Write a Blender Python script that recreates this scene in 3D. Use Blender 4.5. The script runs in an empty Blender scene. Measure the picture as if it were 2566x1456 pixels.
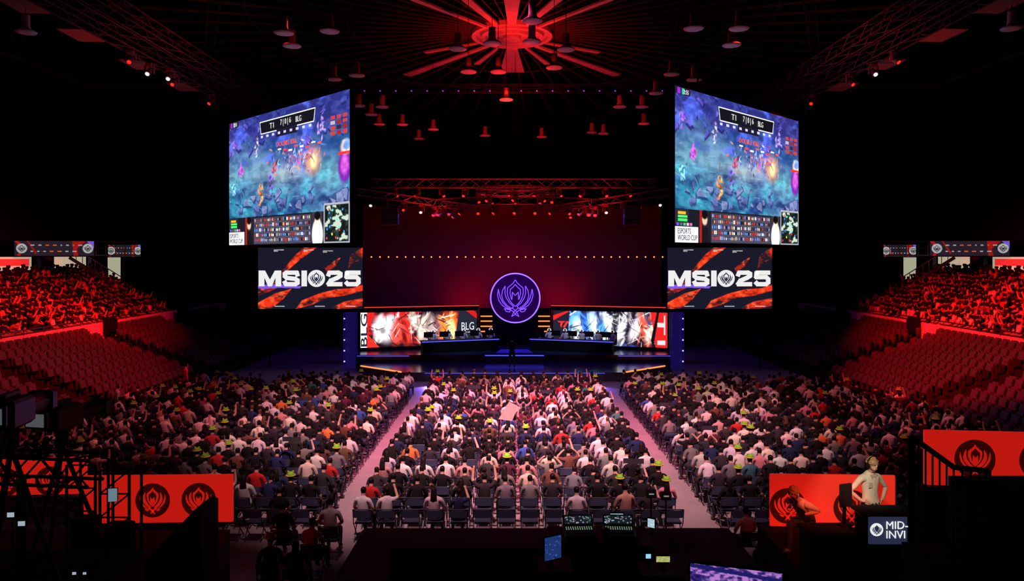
import bpy, math, random
import numpy as np
from mathutils import Vector, Matrix
random.seed(7); rng=np.random.default_rng(5)
R=random.random
def U(a,b): return a+(b-a)*random.random()
scn=bpy.context.scene; COL=scn.collection
scn.view_settings.view_transform='Standard'
scn.view_settings.look='None'
pi=math.pi

# ------------------------------------------------------------------ materials
MATS={}
def mat(name,col=(.5,.5,.5),rough=.6,metal=0.,emis=None,es=0.,var=.15,scale=6.,bump=0.,spec=.5):
    if name in MATS: return MATS[name]
    m=bpy.data.materials.new(name); m.use_nodes=True; nt=m.node_tree; b=nt.nodes['Principled BSDF']
    b.inputs['Roughness'].default_value=rough; b.inputs['Metallic'].default_value=metal; b.inputs['Specular IOR Level'].default_value=spec
    n=nt.nodes.new('ShaderNodeTexNoise'); n.inputs['Scale'].default_value=scale; n.inputs['Detail'].default_value=4
    tc=nt.nodes.new('ShaderNodeTexCoord'); nt.links.new(tc.outputs['Object'],n.inputs['Vector'])
    mx=nt.nodes.new('ShaderNodeMix'); mx.data_type='RGBA'
    mx.inputs[6].default_value=(*[c*(1-var) for c in col],1); mx.inputs[7].default_value=(*[min(1,c*(1+var)) for c in col],1)
    nt.links.new(n.outputs['Fac'],mx.inputs[0]); nt.links.new(mx.outputs[2],b.inputs['Base Color'])
    if bump:
        bp=nt.nodes.new('ShaderNodeBump'); bp.inputs['Strength'].default_value=bump; nt.links.new(n.outputs['Fac'],bp.inputs['Height']); nt.links.new(bp.outputs['Normal'],b.inputs['Normal'])
    if emis:
        b.inputs['Emission Color'].default_value=(*emis,1); b.inputs['Emission Strength'].default_value=es
    MATS[name]=m; return m
def mat_attr(name,strength=0.,rough=.8):
    m=bpy.data.materials.new(name); m.use_nodes=True; nt=m.node_tree; b=nt.nodes['Principled BSDF']
    a=nt.nodes.new('ShaderNodeAttribute'); a.attribute_name='Col'
    if strength:
        b.inputs['Base Color'].default_value=(.01,.01,.01,1); nt.links.new(a.outputs['Color'],b.inputs['Emission Color']); b.inputs['Emission Strength'].default_value=strength
        b.inputs['Roughness'].default_value=.5; b.inputs['Specular IOR Level'].default_value=.1
    else:
        nt.links.new(a.outputs['Color'],b.inputs['Base Color']); b.inputs['Roughness'].default_value=rough; b.inputs['Specular IOR Level'].default_value=.2
    return m
def mat_objcol(name,rough=.85):
    m=bpy.data.materials.new(name); m.use_nodes=True; nt=m.node_tree; b=nt.nodes['Principled BSDF']
    oi=nt.nodes.new('ShaderNodeObjectInfo'); n=nt.nodes.new('ShaderNodeTexNoise'); n.inputs['Scale'].default_value=9
    tc=nt.nodes.new('ShaderNodeTexCoord'); nt.links.new(tc.outputs['Object'],n.inputs['Vector'])
    mx=nt.nodes.new('ShaderNodeMix'); mx.data_type='RGBA'; mx.blend_type='MULTIPLY'; mx.inputs[0].default_value=.25
    nt.links.new(oi.outputs['Color'],mx.inputs[6]); nt.links.new(n.outputs['Fac'],mx.inputs[7]); nt.links.new(mx.outputs[2],b.inputs['Base Color'])
    b.inputs['Roughness'].default_value=rough; b.inputs['Specular IOR Level'].default_value=.2; return m

M_black=mat('matte_black_paint',(.006,.006,.007),.8,spec=.15)
M_drape=mat('black_drape',(.004,.003,.004),.95,scale=3,spec=.05)
M_conc=mat('concrete_floor',(.30,.27,.28),.55,var=.25,scale=1.5,bump=.05)
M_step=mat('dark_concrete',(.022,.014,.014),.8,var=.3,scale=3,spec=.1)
M_fascia=mat('painted_fascia',(.80,.45,.42),.6,var=.2,scale=2)
M_metal=mat('steel_tube',(.25,.25,.27),.35,.9)
M_truss=mat('aluminium_truss',(.32,.32,.33),.4,.6)
M_rib=mat('ceiling_rib_metal',(.07,.06,.06),.6,.0,spec=.2)
M_hub=mat('rosette_plaster',(.62,.58,.56),.6,var=.25,scale=3)
M_seat=mat('stadium_seat_plastic',(.065,.03,.03),.4,var=.1,spec=.3)
M_chairblue=mat('chair_vinyl_blue',(.035,.05,.10),.5)
M_chairframe=mat('chair_frame_steel',(.07,.08,.11),.4,.5)
M_skin=mat('skin',(.60,.36,.27),.6,var=.1,spec=.2)
M_hair=mat('black_hair',(.010,.007,.007),.6,var=.4,scale=30,spec=.2)
M_pants=mat('dark_trousers',(.02,.022,.03),.9,var=.3)
M_shoe=mat('shoe',(.15,.15,.15),.7)
M_shirt=mat_objcol('shirt_cloth')
M_hat=mat('lime_plush',(.22,.62,.04),.9,var=.35,scale=20)
M_hatb=mat('yellow_plush',(.60,.62,.04),.9,var=.2)
M_crowd=mat_attr('crowd_colours')
M_display=mat_attr('led_display',1.25)
M_white=mat('white_lettering',(.8,.8,.8),.5,emis=(1,1,1),es=.85,var=0)
M_deck=mat('gloss_stage_deck',(.02,.02,.05),.18,var=.2)
M_orange=mat('orange_neon',(.8,.2,.05),.4,emis=(1,.22,.03),es=2.0,var=0)
M_redneon=mat('red_neon',(.8,.05,.05),.4,emis=(1,.04,.02),es=.9,var=0)
M_violet=mat('violet_neon',(.3,.1,.9),.4,emis=(.15,.05,1),es=2.4,var=0)
M_bluewhite=mat('pale_violet_neon',(.5,.3,.9),.4,emis=(.22,.10,1),es=2.3,var=0)
M_blue=mat('blue_led',(.1,.1,.9),.4,emis=(.06,.06,1),es=2.0,var=0)
M_bluepale=mat('ice_blue_led',(.5,.5,.9),.4,emis=(.30,.30,1),es=2.5,var=0)
M_bulb=mat('warm_bulb',(.9,.5,.3),.4,emis=(1,.24,.05),es=2.2,var=0)
M_redlens=mat('red_lens',(.8,.05,.05),.3,emis=(1,.02,.01),es=1.6,var=0)
M_whitelens=mat('white_lens',(.8,.8,.9),.3,emis=(.85,.75,1),es=2.5,var=0)
M_banner=mat('red_banner_vinyl_glow',(.8,.06,.03),.5,emis=(1,.018,.010),es=.5,var=.05)  # emission stands in for lamps shining on the vinyl
M_bannerdark=mat('banner_print_black',(.05,.004,.004),.5,emis=(.07,.003,.002),es=.4,var=0)  # print carries a weak share of the banner's painted lamp light
M_navy=mat('navy_panel',(.02,.025,.05),.5,emis=(.02,.025,.06),es=1)
M_cream=mat('lit_concourse',(.8,.75,.65),.7,emis=(.62,.62,.42),es=.6,var=.2,scale=1)
M_backdrop=mat('red_cyclorama_cloth',(.30,.05,.05),.9,var=.1,scale=.6,spec=.1)
M_lamp=mat('lamp_housing',(.80,.70,.70),.5,0.)
M_grey=mat('equipment_grey',(.10,.10,.11),.5)

# ------------------------------------------------------------------ mesh builder
class MB:
    def __init__(s): s.v=[];s.f=[];s.m=[]
    def add(s,v,f,mi=0):
        o=len(s.v); s.v+= [tuple(p) for p in v]; s.f+=[tuple(i+o for i in q) for q in f]; s.m+=[mi]*len(f); return s
    def box(s,c,d,mi=0,rz=0.,rx=0.,b=0.):
        x,y,z=[k/2 for k in d]
        M=Matrix.Rotation(rz,3,'Z')@Matrix.Rotation(rx,3,'X'); c=Vector(c)
        if b<=0:
            P=[(-x,-y,-z),(x,-y,-z),(x,y,-z),(-x,y,-z),(-x,-y,z),(x,-y,z),(x,y,z),(-x,y,z)]
            F=[(0,3,2,1),(4,5,6,7),(0,1,5,4),(1,2,6,5),(2,3,7,6),(3,0,4,7)]
        else:
            ring=[(-x+b,-y),(x-b,-y),(x,-y+b),(x,y-b),(x-b,y),(-x+b,y),(-x,y-b),(-x,-y+b)]
            kx=(x-b)/x; ky=(y-b)/y
            P=[(a*kx,q*ky,-z) for a,q in ring]+[(a,q,-z+b) for a,q in ring]+[(a,q,z-b) for a,q in ring]+[(a*kx,q*ky,z) for a,q in ring]
            F=[tuple(range(7,-1,-1)),tuple(range(24,32))]
            for k in range(3):
                for i in range(8):
                    j=(i+1)%8; F.append((k*8+i,k*8+j,k*8+8+j,k*8+8+i))
        return s.add([c+M@Vector(p) for p in P],F,mi)
    def tube(s,a,b,r,r1=None,n=6,mi=0,cap=True):
        a=Vector(a);b=Vector(b);d=(b-a)
        if d.length<1e-6: return s
        d.normalize(); r1=r if r1 is None else r1
        u=d.orthogonal().normalized(); w=d.cross(u)
        P=[a+(u*math.cos(2*pi*i/n)+w*math.sin(2*pi*i/n))*r for i in range(n)]+[b+(u*math.cos(2*pi*i/n)+w*math.sin(2*pi*i/n))*r1 for i in range(n)]
        F=[(i,(i+1)%n,n+(i+1)%n,n+i) for i in range(n)]
        if cap: F+=[tuple(range(n-1,-1,-1)),tuple(range(n,2*n))]
        return s.add(P,F,mi)
    def path(s,pts,r,n=6,mi=0,closed=False):
        pts=[Vector(p) for p in pts]
        N=len(pts)
        for i in range(N if closed else N-1): s.tube(pts[i],pts[(i+1)%N],r,n=n,mi=mi)
        return s
    def ell(s,c,r,mi=0,seg=10,rings=6):
        P=[];F=[]
        P.append((c[0],c[1],c[2]-r[2]))
        for i in range(1,rings):
            t=-pi/2+pi*i/rings
            for j in range(seg):
                a=2*pi*j/seg; P.append((c[0]+r[0]*math.cos(t)*math.cos(a),c[1]+r[1]*math.cos(t)*math.sin(a),c[2]+r[2]*math.sin(t)))
        P.append((c[0],c[1],c[2]+r[2])); L=len(P)-1
        for j in range(seg):
            F.append((0,1+(j+1)%seg,1+j)); F.append((L,L-seg+j,L-seg+(j+1)%seg))
        for i in range(rings-2):
            for j in range(seg):
                a=1+i*seg+j;b=1+i*seg+(j+1)%seg; F.append((a,b,b+seg,a+seg))
        return s.add(P,F,mi)
    def lathe(s,prof,c=(0,0,0),n=20,mi=0):
        P=[];F=[]
        for r,z in prof:
            for j in range(n):
                a=2*pi*j/n; P.append((c[0]+r*math.cos(a),c[1]+r*math.sin(a),c[2]+z))
        for i in range(len(prof)-1):
            for j in range(n):
                a=i*n+j;b=i*n+(j+1)%n; F.append((a,b,b+n,a+n))
        return s.add(P,F,mi)
    def prism(s,pts,y0,y1,mi=0):   # polygon in XZ
        n=len(pts); P=[(x,y0,z) for x,z in pts]+[(x,y1,z) for x,z in pts]
        F=[tuple(range(n)),tuple(range(2*n-1,n-1,-1))]+[(i,n+i,n+(i+1)%n,(i+1)%n) for i in range(n)]
        return s.add(P,F,mi)
    def slab(s,pts,z0,z1,mi=0):   # polygon in XY
        n=len(pts); P=[(x,y,z0) for x,y in pts]+[(x,y,z1) for x,y in pts]
        F=[tuple(range(n-1,-1,-1)),tuple(range(n,2*n))]+[(i,(i+1)%n,n+(i+1)%n,n+i) for i in range(n)]
        return s.add(P,F,mi)
    def mesh(s,name,mats,smooth=False):
        me=bpy.data.meshes.new(name); me.from_pydata(s.v,[],s.f)
        for m in mats: me.materials.append(m)
        me.polygons.foreach_set('material_index',s.m)
        if smooth: me.polygons.foreach_set('use_smooth',[True]*len(s.f))
        me.update(); return me
def obj(name,me,parent=None,loc=(0,0,0),rz=0.,label=None,cat=None,group=None,kind=None):
    o=bpy.data.objects.new(name,me); COL.objects.link(o); o.location=loc; o.rotation_euler=(0,0,rz)
    if parent: o.parent=parent
    if label: o['label']=label
    if cat: o['category']=cat
    if group: o['group']=group
    if kind: o['kind']=kind
    return o
def mk(mb,name,mats,parent=None,smooth=False,**k): return obj(name,mb.mesh(name,mats,smooth),parent,**k)
def copy_thing(root,loc,rz=0.,label=None,scale=None):
    n=root.copy(); COL.objects.link(n); n.location=loc; n.rotation_euler=(0,0,rz)
    if scale: n.scale=(scale,)*3
    if label: n['label']=label
    for c in root.children:
        k=c.copy(); COL.objects.link(k); k.parent=n
    return n
def text_mesh(body,w,h,extr=.004,offset=0.):
    c=bpy.data.curves.new('lettering','FONT'); c.body=body; c.extrude=extr; c.offset=offset; c.resolution_u=3; c.space_line=.85
    t=bpy.data.objects.new('tmp_text',c); COL.objects.link(t)
    me=bpy.data.meshes.new_from_object(t.evaluated_get(bpy.context.evaluated_depsgraph_get()))
    bpy.data.objects.remove(t); bpy.data.curves.remove(c)
    n=len(me.vertices); a=np.empty(n*3); me.vertices.foreach_get('co',a); a=a.reshape(-1,3)
    mn=a.min(0);mx=a.max(0); s=np.maximum(mx-mn,1e-6)
    b=np.empty_like(a); b[:,0]=(a[:,0]-(mn[0]+mx[0])/2)*w/s[0]; b[:,2]=(a[:,1]-(mn[1]+mx[1])/2)*h/s[1]; b[:,1]=-a[:,2]
    me.vertices.foreach_set('co',b.ravel()); me.update(); return me
def text(body,w,h,parent,loc,mt,rot=0.,offset=0.,name='lettering'):
    me=text_mesh(body,w,h,offset=offset); me.materials.clear(); me.materials.append(mt)
    o=bpy.data.objects.new(name,me); COL.objects.link(o); o.parent=parent; o.location=loc; o.rotation_euler=(0,rot,0); return o

# ------------------------------------------------------------------ emblem
def mir(p): return [(-x,y) for x,y in reversed(p)]
half=[(0,.84),(.09,.70),(.22,.58),(.36,.47),(.38,.28),(.35,.06),(.26,-.14),(.13,-.30),(0,-.42)]
PETAL=half+mir(half)[1:-1]
ih=[(0,.62),(.10,.50),(.23,.40),(.25,.20),(.20,.00),(.16,-.10),(.14,.26),(0,.10)]
INNER=ih+mir(ih)[1:-1]
WA=[(.48,.55),(.60,.34),(.64,.10),(.58,-.14),(.40,-.36),(.18,-.52),(.08,-.42),(.28,-.24),(.42,-.03),(.49,.2)]
WB=[(.80,.40),(.84,.12),(.77,-.15),(.60,-.38),(.42,-.50),(.26,-.54),(.44,-.40),(.60,-.22),(.71,0),(.76,.2)]
ST=[(-.30,-.50),(-.13,-.50),(.06,-.66),(.17,-.90),(.04,-.82),(-.08,-.68)]
LF=[(.22,-.58),(.52,-.52),(.42,-.66),(.27,-.68)]
SHAPES=[PETAL,WA,mir(WA),WB,mir(WB),ST,mir(ST),LF,mir(LF)]

# ------------------------------------------------------------------ picture painter for LED displays
class Pic:
    def __init__(s,w,h,bg,asp):
        s.w,s.h,s.asp=w,h,asp; s.a=np.zeros((h,w,3)); s.a[:]=bg
        s.X,s.Y=np.meshgrid((np.arange(w)+.5)/w,(np.arange(h)+.5)/h)
    def blend(s,m,col,al=1.):
        m=(m*al)[...,None]; s.a=s.a*(1-m)+np.array(col)*m
    def noise(s,fx,fy,seed):
        g=np.random.default_rng(seed).random((fy+2,fx+2)); x=s.X*fx; y=s.Y*fy; xi=x.astype(int); yi=y.astype(int)
        u=x-xi; v=y-yi; u=u*u*(3-2*u); v=v*v*(3-2*v)
        return (g[yi,xi]*(1-u)+g[yi,xi+1]*u)*(1-v)+(g[yi+1,xi]*(1-u)+g[yi+1,xi+1]*u)*v
    def fbm(s,f,seed): return (s.noise(f,f,seed)+.5*s.noise(f*2,f*2,seed+1)+.25*s.noise(f*4,f*4,seed+2)+.12*s.noise(f*9,f*9,seed+3))/1.87
    def blob(s,cx,cy,rx,ry,col,al=1.,soft=.6,ang=0.):
        dx=(s.X-cx)*s.asp; dy=s.Y-cy; c,n=math.cos(ang),math.sin(ang)
        d=np.sqrt(((dx*c+dy*n)/(rx*s.asp))**2+((-dx*n+dy*c)/ry)**2); s.blend(np.clip((1-d)/soft,0,1),col,al)
    def rect(s,x0,y0,x1,y1,col,al=1.): s.blend(((s.X>=x0)&(s.X<x1)&(s.Y>=y0)&(s.Y<y1)).astype(float),col,al)
    def mask(s,pts):
        m=np.zeros(s.X.shape,bool); n=len(pts)
        for i in range(n):
            x0,y0=pts[i];x1,y1=pts[(i+1)%n]
            if y0==y1: continue
            c=((y0>s.Y)!=(y1>s.Y))&(s.X<(x1-x0)*(s.Y-y0)/(y1-y0)+x0); m^=c
        return m.astype(float)
    def poly(s,pts,col,al=1.): s.blend(s.mask(pts),col,al)
    def emblem(s,cx,cy,r,disc,fg):
        if disc is not None: s.blob(cx,cy,r*1.08/s.asp,r*1.08,disc,1,.03)
        for P in SHAPES: s.poly([(cx+x*r/s.asp*.95,cy-y*r*.95) for x,y in P],fg)
        if disc is not None: s.poly([(cx+x*r/s.asp*.95,cy-y*r*.95) for x,y in INNER],disc)
    def mesh(s,name,W,H,y=0.):
        w,h=s.w,s.h
        xs=np.linspace(-W/2,W/2,w); zs=np.linspace(H/2,-H/2,h)
        XX,ZZ=np.meshgrid(xs,zs); co=np.stack([XX,np.full_like(XX,y),ZZ],-1).reshape(-1,3)
        i=np.arange((h-1)*(w-1)); r=i//(w-1); c=i%(w-1); a=r*w+c
        F=np.stack([a,a+w,a+w+1,a+1],-1).astype(np.int32)
        me=bpy.data.meshes.new(name); me.vertices.add(len(co)); me.vertices.foreach_set('co',co.ravel())
        me.loops.add(F.size); me.loops.foreach_set('vertex_index',F.ravel()); me.polygons.add(len(F)); me.polygons.foreach_set('loop_start',np.arange(0,F.size,4,dtype=np.int32))
        me.update(calc_edges=True)
        at=me.color_attributes.new('Col','FLOAT_COLOR','POINT'); A=np.clip(s.a,0,1); L=np.where(A<=.04045,A/12.92,((A+.055)/1.055)**2.4)
        at.data.foreach_set('color',np.concatenate([L.reshape(-1,3),np.ones((w*h,1))],1).ravel().astype(np.float32))
        me.materials.append(M_display); return me

# ------------------------------------------------------------------ camera
cam=bpy.data.cameras.new('camera'); co=bpy.data.objects.new('camera',cam); COL.objects.link(co)
co.location=(0,0,7); co.rotation_euler=(pi/2,0,0); cam.lens=1800/2566*36; cam.sensor_width=36; cam.shift_y=-88/2566; cam.clip_end=200
scn.camera=co
w=bpy.data.worlds.new('world'); scn.world=w; w.use_nodes=True; w.node_tree.nodes['Background'].inputs[0].default_value=(.012,.0010,.002,1); w.node_tree.nodes['Background'].inputs[1].default_value=.3

# ------------------------------------------------------------------ room shell
def slabobj(name,c,d,m): return mk(MB().box(c,d),name,[m],kind='structure')
slabobj('floor',(0,28,-.1),(76,72,.2),M_conc)
slabobj('ceiling',(0,28,22.4),(76,72,.4),M_drape)
slabobj('wall_left',(-38,28,11),(.4,72,22),M_drape)
slabobj('wall_right',(38,28,11),(.4,72,22),M_drape)
slabobj('wall_far',(0,64,11),(76,.4,22),M_drape)
slabobj('wall_near',(0,-8,11),(76,.4,22),M_drape)

# ------------------------------------------------------------------ stage
st=MB().slab([(-9.6,44),(9.7,44),(9.7,50.5),(-9.6,50.5)],0,.9,0)
STG=mk(st,'stage_platform',[M_deck],label='glossy black raised show stage platform glowing blue',cat='stage')
mk(MB().slab([(-8.8,42.1),(-6.1,39.9),(6.3,39.9),(8.9,42.1),(9.4,43.98),(-9.3,43.98)],0,.5),'stage_apron',[M_deck],STG)
mk(MB().box((.15,43.83,.6),(3.4,.3,.2),b=.02).box((.15,43.5,.53),(3.4,.35,.06)),'stage_step',[M_deck],STG)
for a,b in (((-8.85,42.05,.53),(-6.15,39.85,.53)),((8.95,42.05,.53),(6.35,39.85,.53))): mk(MB().tube(a,b,.05,n=4),'edge_light_strip',[M_orange],STG)
for c,d in (((.15,43.97,.87),(3.6,.04,.05)),((-7.9,43.97,.84),(3.2,.03,.03)),((8.1,43.97,.84),(3.2,.03,.03)),((.15,39.87,.46),(10,.03,.02))): mk(MB().box(c,d),'blue_edge_strip',[M_blue],STG)
mk(MB().slab([(-1.0,45.0),(1.3,45.0),(1.0,46.6),(-.7,46.6)],.9,.915),'blue_light_pool',[mat('blue_pool_glow',(.02,.02,.3),.2,emis=(.02,.01,.5),es=.6,var=.3,scale=2)],STG)  # thin glowing slab paints the pool of blue light on the deck

# hero LED walls
def hero(kind):
    p=Pic(400,112,(.10,.05,.08),3.4)
    f=p.fbm(5,11 if kind else 21)
    p.blend(np.clip((f-.42)*5,0,1),(.85,.10,.08) if kind==0 else (.15,.25,.6),.85)
    rr=np.random.default_rng(3+kind)
    if kind==0:
        seq=[(.19,.5,.10,.5,(.95,.92,.95)),(.25,.3,.07,.3,(.8,.85,.95)),(.31,.55,.07,.5,(.9,.3,.25)),(.40,.5,.06,.6,(.80,.2,.18)),(.46,.3,.05,.35,(.98,.88,.82)),(.52,.5,.05,.5,(.98,.85,.78)),(.60,.45,.05,.5,(.70,.60,.58)),(.67,.5,.05,.5,(.45,.28,.32)),(.74,.45,.07,.55,(1,.5,.2)),(.78,.6,.05,.4,(1,.85,.55))]
    else:
        seq=[(.18,.35,.06,.45,(.4,.7,1)),(.23,.6,.07,.5,(.85,.95,1)),(.30,.5,.05,.5,(.2,.45,.95)),(.37,.4,.06,.5,(.75,.9,1)),(.44,.6,.06,.5,(.3,.6,1)),(.50,.4,.05,.5,(.9,.97,1)),(.57,.5,.05,.6,(.12,.12,.18)),(.62,.45,.05,.6,(.95,.96,.97)),(.68,.5,.04,.6,(.15,.12,.2)),(.74,.45,.06,.55,(1,.92,.92)),(.81,.5,.05,.6,(.95,.3,.2)),(.86,.6,.05,.4,(1,.85,.8))]
    for cx,cy,rx,ry,c in seq:
        p.blob(cx,cy,rx,ry,c,.95,.5,rr.uniform(-.5,.5))
        for k in range(16):
            q=rr.uniform(.45,1.25); p.blob(cx+rr.uniform(-rx,rx),cy+rr.uniform(-ry,ry)*.8,rx*rr.uniform(.12,.4),ry*rr.uniform(.12,.45),tuple(np.clip(np.array(c)*q+rr.uniform(-.12,.12),0,1)),.75,.6,rr.uniform(-1.5,1.5))
        for k in range(7):
            p.blob(cx+rr.uniform(-rx,rx),cy+rr.uniform(-ry,ry)*.8,rx*rr.uniform(.03,.12),ry*rr.uniform(.2,.6),(1,1,1) if k%2 else (.08,.03,.06),.7,.5,rr.uniform(-1.5,1.5))
    if kind==0:
        p.rect(0,0,.055,1,(.93,.9,.92)); p.poly([(.055,0),(.12,0),(.085,.35),(.055,.35)],(.85,.1,.08)); p.poly([(.055,.6),(.16,1),(.055,1)],(.85,.15,.1))
        p.poly([(.84,0),(1,0),(1,1),(.80,1)],(.10,.11,.15)); p.poly([(.72,1),(.84,.85),(.9,1)],(.85,.1,.08)); p.poly([(.9,.0),(.97,0),(1,.1),(1,.25)],(.7,.08,.06))
    else:
        p.poly([(0,0),(.15,0),(.13,1),(0,1)],(.09,.09,.14)); p.poly([(0,.15),(.12,.02),(.15,.02),(0,.3)],(.8,.1,.08)); p.poly([(0,1),(.06,.8),(.2,.95),(.2,1)],(.8,.1,.08))
        p.poly([(.86,0),(1,0),(1,1),(.90,1)],(.78,.10,.09)); p.poly([(.88,1),(.93,0),(.91,0),(.86,.8)],(.03,.03,.05))
    p.a=np.clip(p.a*1.15+.02,0,1)
    return p
def ribbon(mb,pts,wd,y0,y1):
    for i in range(len(pts)-1):
        a=Vector(pts[i]);b=Vector(pts[i+1]); d=(b-a).normalized(); n=Vector((-d.y,d.x))*wd/2; e=d*wd*.28
        dy=i*.0008
        mb.prism([tuple(a-n-e),tuple(b-n+e),tuple(b+n+e),tuple(a+n-e)],y0-dy,y1)
for kind,(x0,y0,x1,y1) in enumerate([(-9.7,46,-2.35,48),(2.75,48,9.95,46)]):
    L=math.hypot(x1-x0,y1-y0); ang=math.atan2(y1-y0,x1-x0); Hh=2.25
    rt=mk(MB().box((0,.12,.02),(L+.1,.2,Hh+.1)),'led_wall',[M_black],loc=((x0+x1)/2,(y0+y1)/2,2.2),rz=ang,
          label='wide LED wall behind team desk showing red hero artwork' if kind==0 else 'wide LED wall behind team desk showing blue and white hero artwork',cat='screen')
    obj('display',hero(kind).mesh('display',L,Hh),rt)
    mk(MB().box((0,.12,-Hh/2-.09),(L,.3,.12)),'base_plinth',[M_black],rt)
    if kind==0:
        text('BLG',2.1,.42,rt,(-L/2+.22,-.02,0),M_navy,rot=-pi/2,offset=.012)
        text('BLG',.85,.5,rt,(L/2-.62,-.02,.1),M_white)
        text('BILIBILI GAMING',.8,.08,rt,(L/2-.62,-.02,-.3),M_white)
    else:
        lg=MB()
        lg.prism([(-.42,.18),(.12,.18),(.02,.08),(-.06,.08),(-.16,-.28),(-.24,-.1),(-.2,.08),(-.34,.08)],-.01,.0).prism([(.1,.06),(.2,.18),(.42,.18),(.22,-.02),(.06,-.3),(-.04,-.2),(.1,.02)],-.01,0)
        mk(lg,'team_logo',[M_redneon],rt,loc=(-L/2+.72,-.02,.25))
        text('T1',1.9,.5,rt,(L/2-.38,-.02,0),M_white,rot=pi/2,offset=.02)
    mk(MB().box((0,0,0),(L+.3,.3,.3)),'header_beam',[M_black],rt,loc=(0,.2,1.35))
    mk(MB().box((0,-.17,.1),(L+.3,.03,.06)),'red_light_strip',[M_redneon],rt,loc=(0,.2,1.35))

# emblem stand
es=mk(MB().box((0,0,0),(4.9,.5,2.5)).box((0,-.28,-.1),(3.2,.1,2.2)),'emblem_stand',[M_black],loc=(.22,49.0,2.15),label='black stage totem carrying round glowing violet neon emblem',cat='stage totem')
disc=MB()
disc.prism([(1.7*math.cos(2*pi*i/48),1.7*math.sin(2*pi*i/48)) for i in range(48)],0,.12)
ed=mk(disc,'emblem_disc',[mat('dark_violet_disc',(.02,.01,.05),.3,emis=(.03,.0,.10),es=.4)],es,loc=(0,-.48,1.97))
ring=MB().path([(1.66*math.cos(2*pi*i/64),-.04,1.66*math.sin(2*pi*i/64)) for i in range(64)],.045,6,0,True)
mk(ring,'neon_ring',[M_bluewhite],ed)
crest=MB(); S=1.5
for P in [PETAL,INNER,WA,mir(WA),WB,mir(WB),ST,mir(ST),LF,mir(LF)]:
    crest.path([(x*S*.95,-.05,y*S*.95+.03) for x,y in P],.024,5,0,True)
mk(crest,'neon_crest',[M_violet],ed)
for sx in (-1,1):
    for z in (0,.35,.70,1.03): mk(MB().box((0,0,z),(.80,.08,.07),b=.015),'light_bar',[M_orange],es,loc=(sx*1.95,-.36,-.3))

def desk(x0,y0,x1,y1):
    L=math.hypot(x1-x0,y1-y0); ang=math.atan2(y1-y0,x1-x0)
    d=mk(MB().box((0,0,.72),(L,.8,.06),b=.02).box((0,-.35,.345),(L-.1,.06,.69)),'team_desk',[M_black],loc=((x0+x1)/2,(y0+y1)/2,.9),rz=ang,label='long black team gaming desk with blue glowing edge',cat='desk')
    mk(MB().box((0,-.41,.72),(L,.02,.05)),'edge_light_strip',[M_blue],d)
    for s in(-1,1): mk(MB().box((s*(L/2-.1),.1,.34),(.06,.6,.68)),'leg',[M_black],d)
    return d,L,ang
DK=[desk(-5.7,44.9,-.95,46.5),desk(1.25,46.5,6.4,44.9)]
mon=mk(MB().box((0,0,.36),(.58,.03,.34),b=.01).box((0,.02,.36),(.3,.04,.2)),'computer_monitor',[M_black],loc=(0,0,0),label='black gaming monitor seen from behind on the team desk',cat='monitor',group='gaming monitors on the team desks')
mk(MB().box((0,.03,.1),(.05,.03,.25)).box((0,0,.012),(.25,.2,.02)),'monitor_stand',[M_grey],mon)
MONS=[];PLAYERPOS=[]
for d,L,ang in DK:
    for k in range(5):
        t=-L/2+L*(k+.5)/5; c=Vector(d.location)+Matrix.Rotation(ang,3,'Z')@Vector((t,.12,.75)); MONS.append((c,ang))
        PLAYERPOS.append((Vector(d.location)+Matrix.Rotation(ang,3,'Z')@Vector((t+.45 if k<4 else t+.3,.85,0)),ang))
for i,(c,a) in enumerate(MONS):
    if i==0: mon.location=c; mon.rotation_euler=(0,0,a)
    else: copy_thing(mon,c,a)

# side light towers
for sx,x in ((-1,-9.9),(1,10.1)):
    t=MB()
    for dx,dy in ((-.35,-.25),(.35,-.25),(-.35,.25),(.35,.25)): t.tube((dx,dy,0),(dx,dy,3.5),.04)
    for k in range(7):
        z=k*.5
        for dy in (-.25,.25):
            t.tube((-.35,dy,z),(.35,dy,z+.5),.02,n=4); t.tube((-.35,dy,z+.5),(.35,dy,z+.5),.02,n=4)
    t.box((0,.1,1.75),(.6,.05,3.4))
    r=mk(t,'light_tower',[mat('blue_lit_metal',(.03,.03,.10),.4,emis=(.01,.005,.10),es=.6)],loc=(x,44.0,0),label='upright truss tower with rows of blue lamps beside stage',cat='light tower')  # faint emission paints the blue light falling on the tower
    for k in range(5):
        mk(MB().ell((0,0,0),(.05,.05,.05)),'lamp',[M_bluepale],r,loc=(sx*.3,-.3,.55+k*.65))

# backdrop + festoon
BD=mk(MB().box((0,52.05,5.3),(21.6,.1,10.6)),'backdrop_cloth',[M_backdrop],label='tall red-lit cyclorama cloth closing the stage',cat='backdrop')
fs=mk(MB().path([(-10.4+20.9*i/12,0,0) for i in range(13)],.02,4),'festoon_string',[M_black],loc=(0,49.6,6.95),label='horizontal string of glowing orange bulbs above stage',cat='light string')
bulb=None
for i in range(36):
    x=-10.3+20.7*i/35
    if bulb is None: bulb=mk(MB().ell((0,0,-.03),(.055,.055,.06),seg=8,rings=5),'bulb',[M_bulb],fs,loc=(x,0,-.03))
    else:
        b=bulb.copy(); COL.objects.link(b); b.location=(x,0,-.03); b.parent=fs
for s in(-1,1): mk(MB().tube((s*10.5,0,0),(s*10.5,0,-6.95),.03),'support_post',[M_black],fs)

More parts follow.
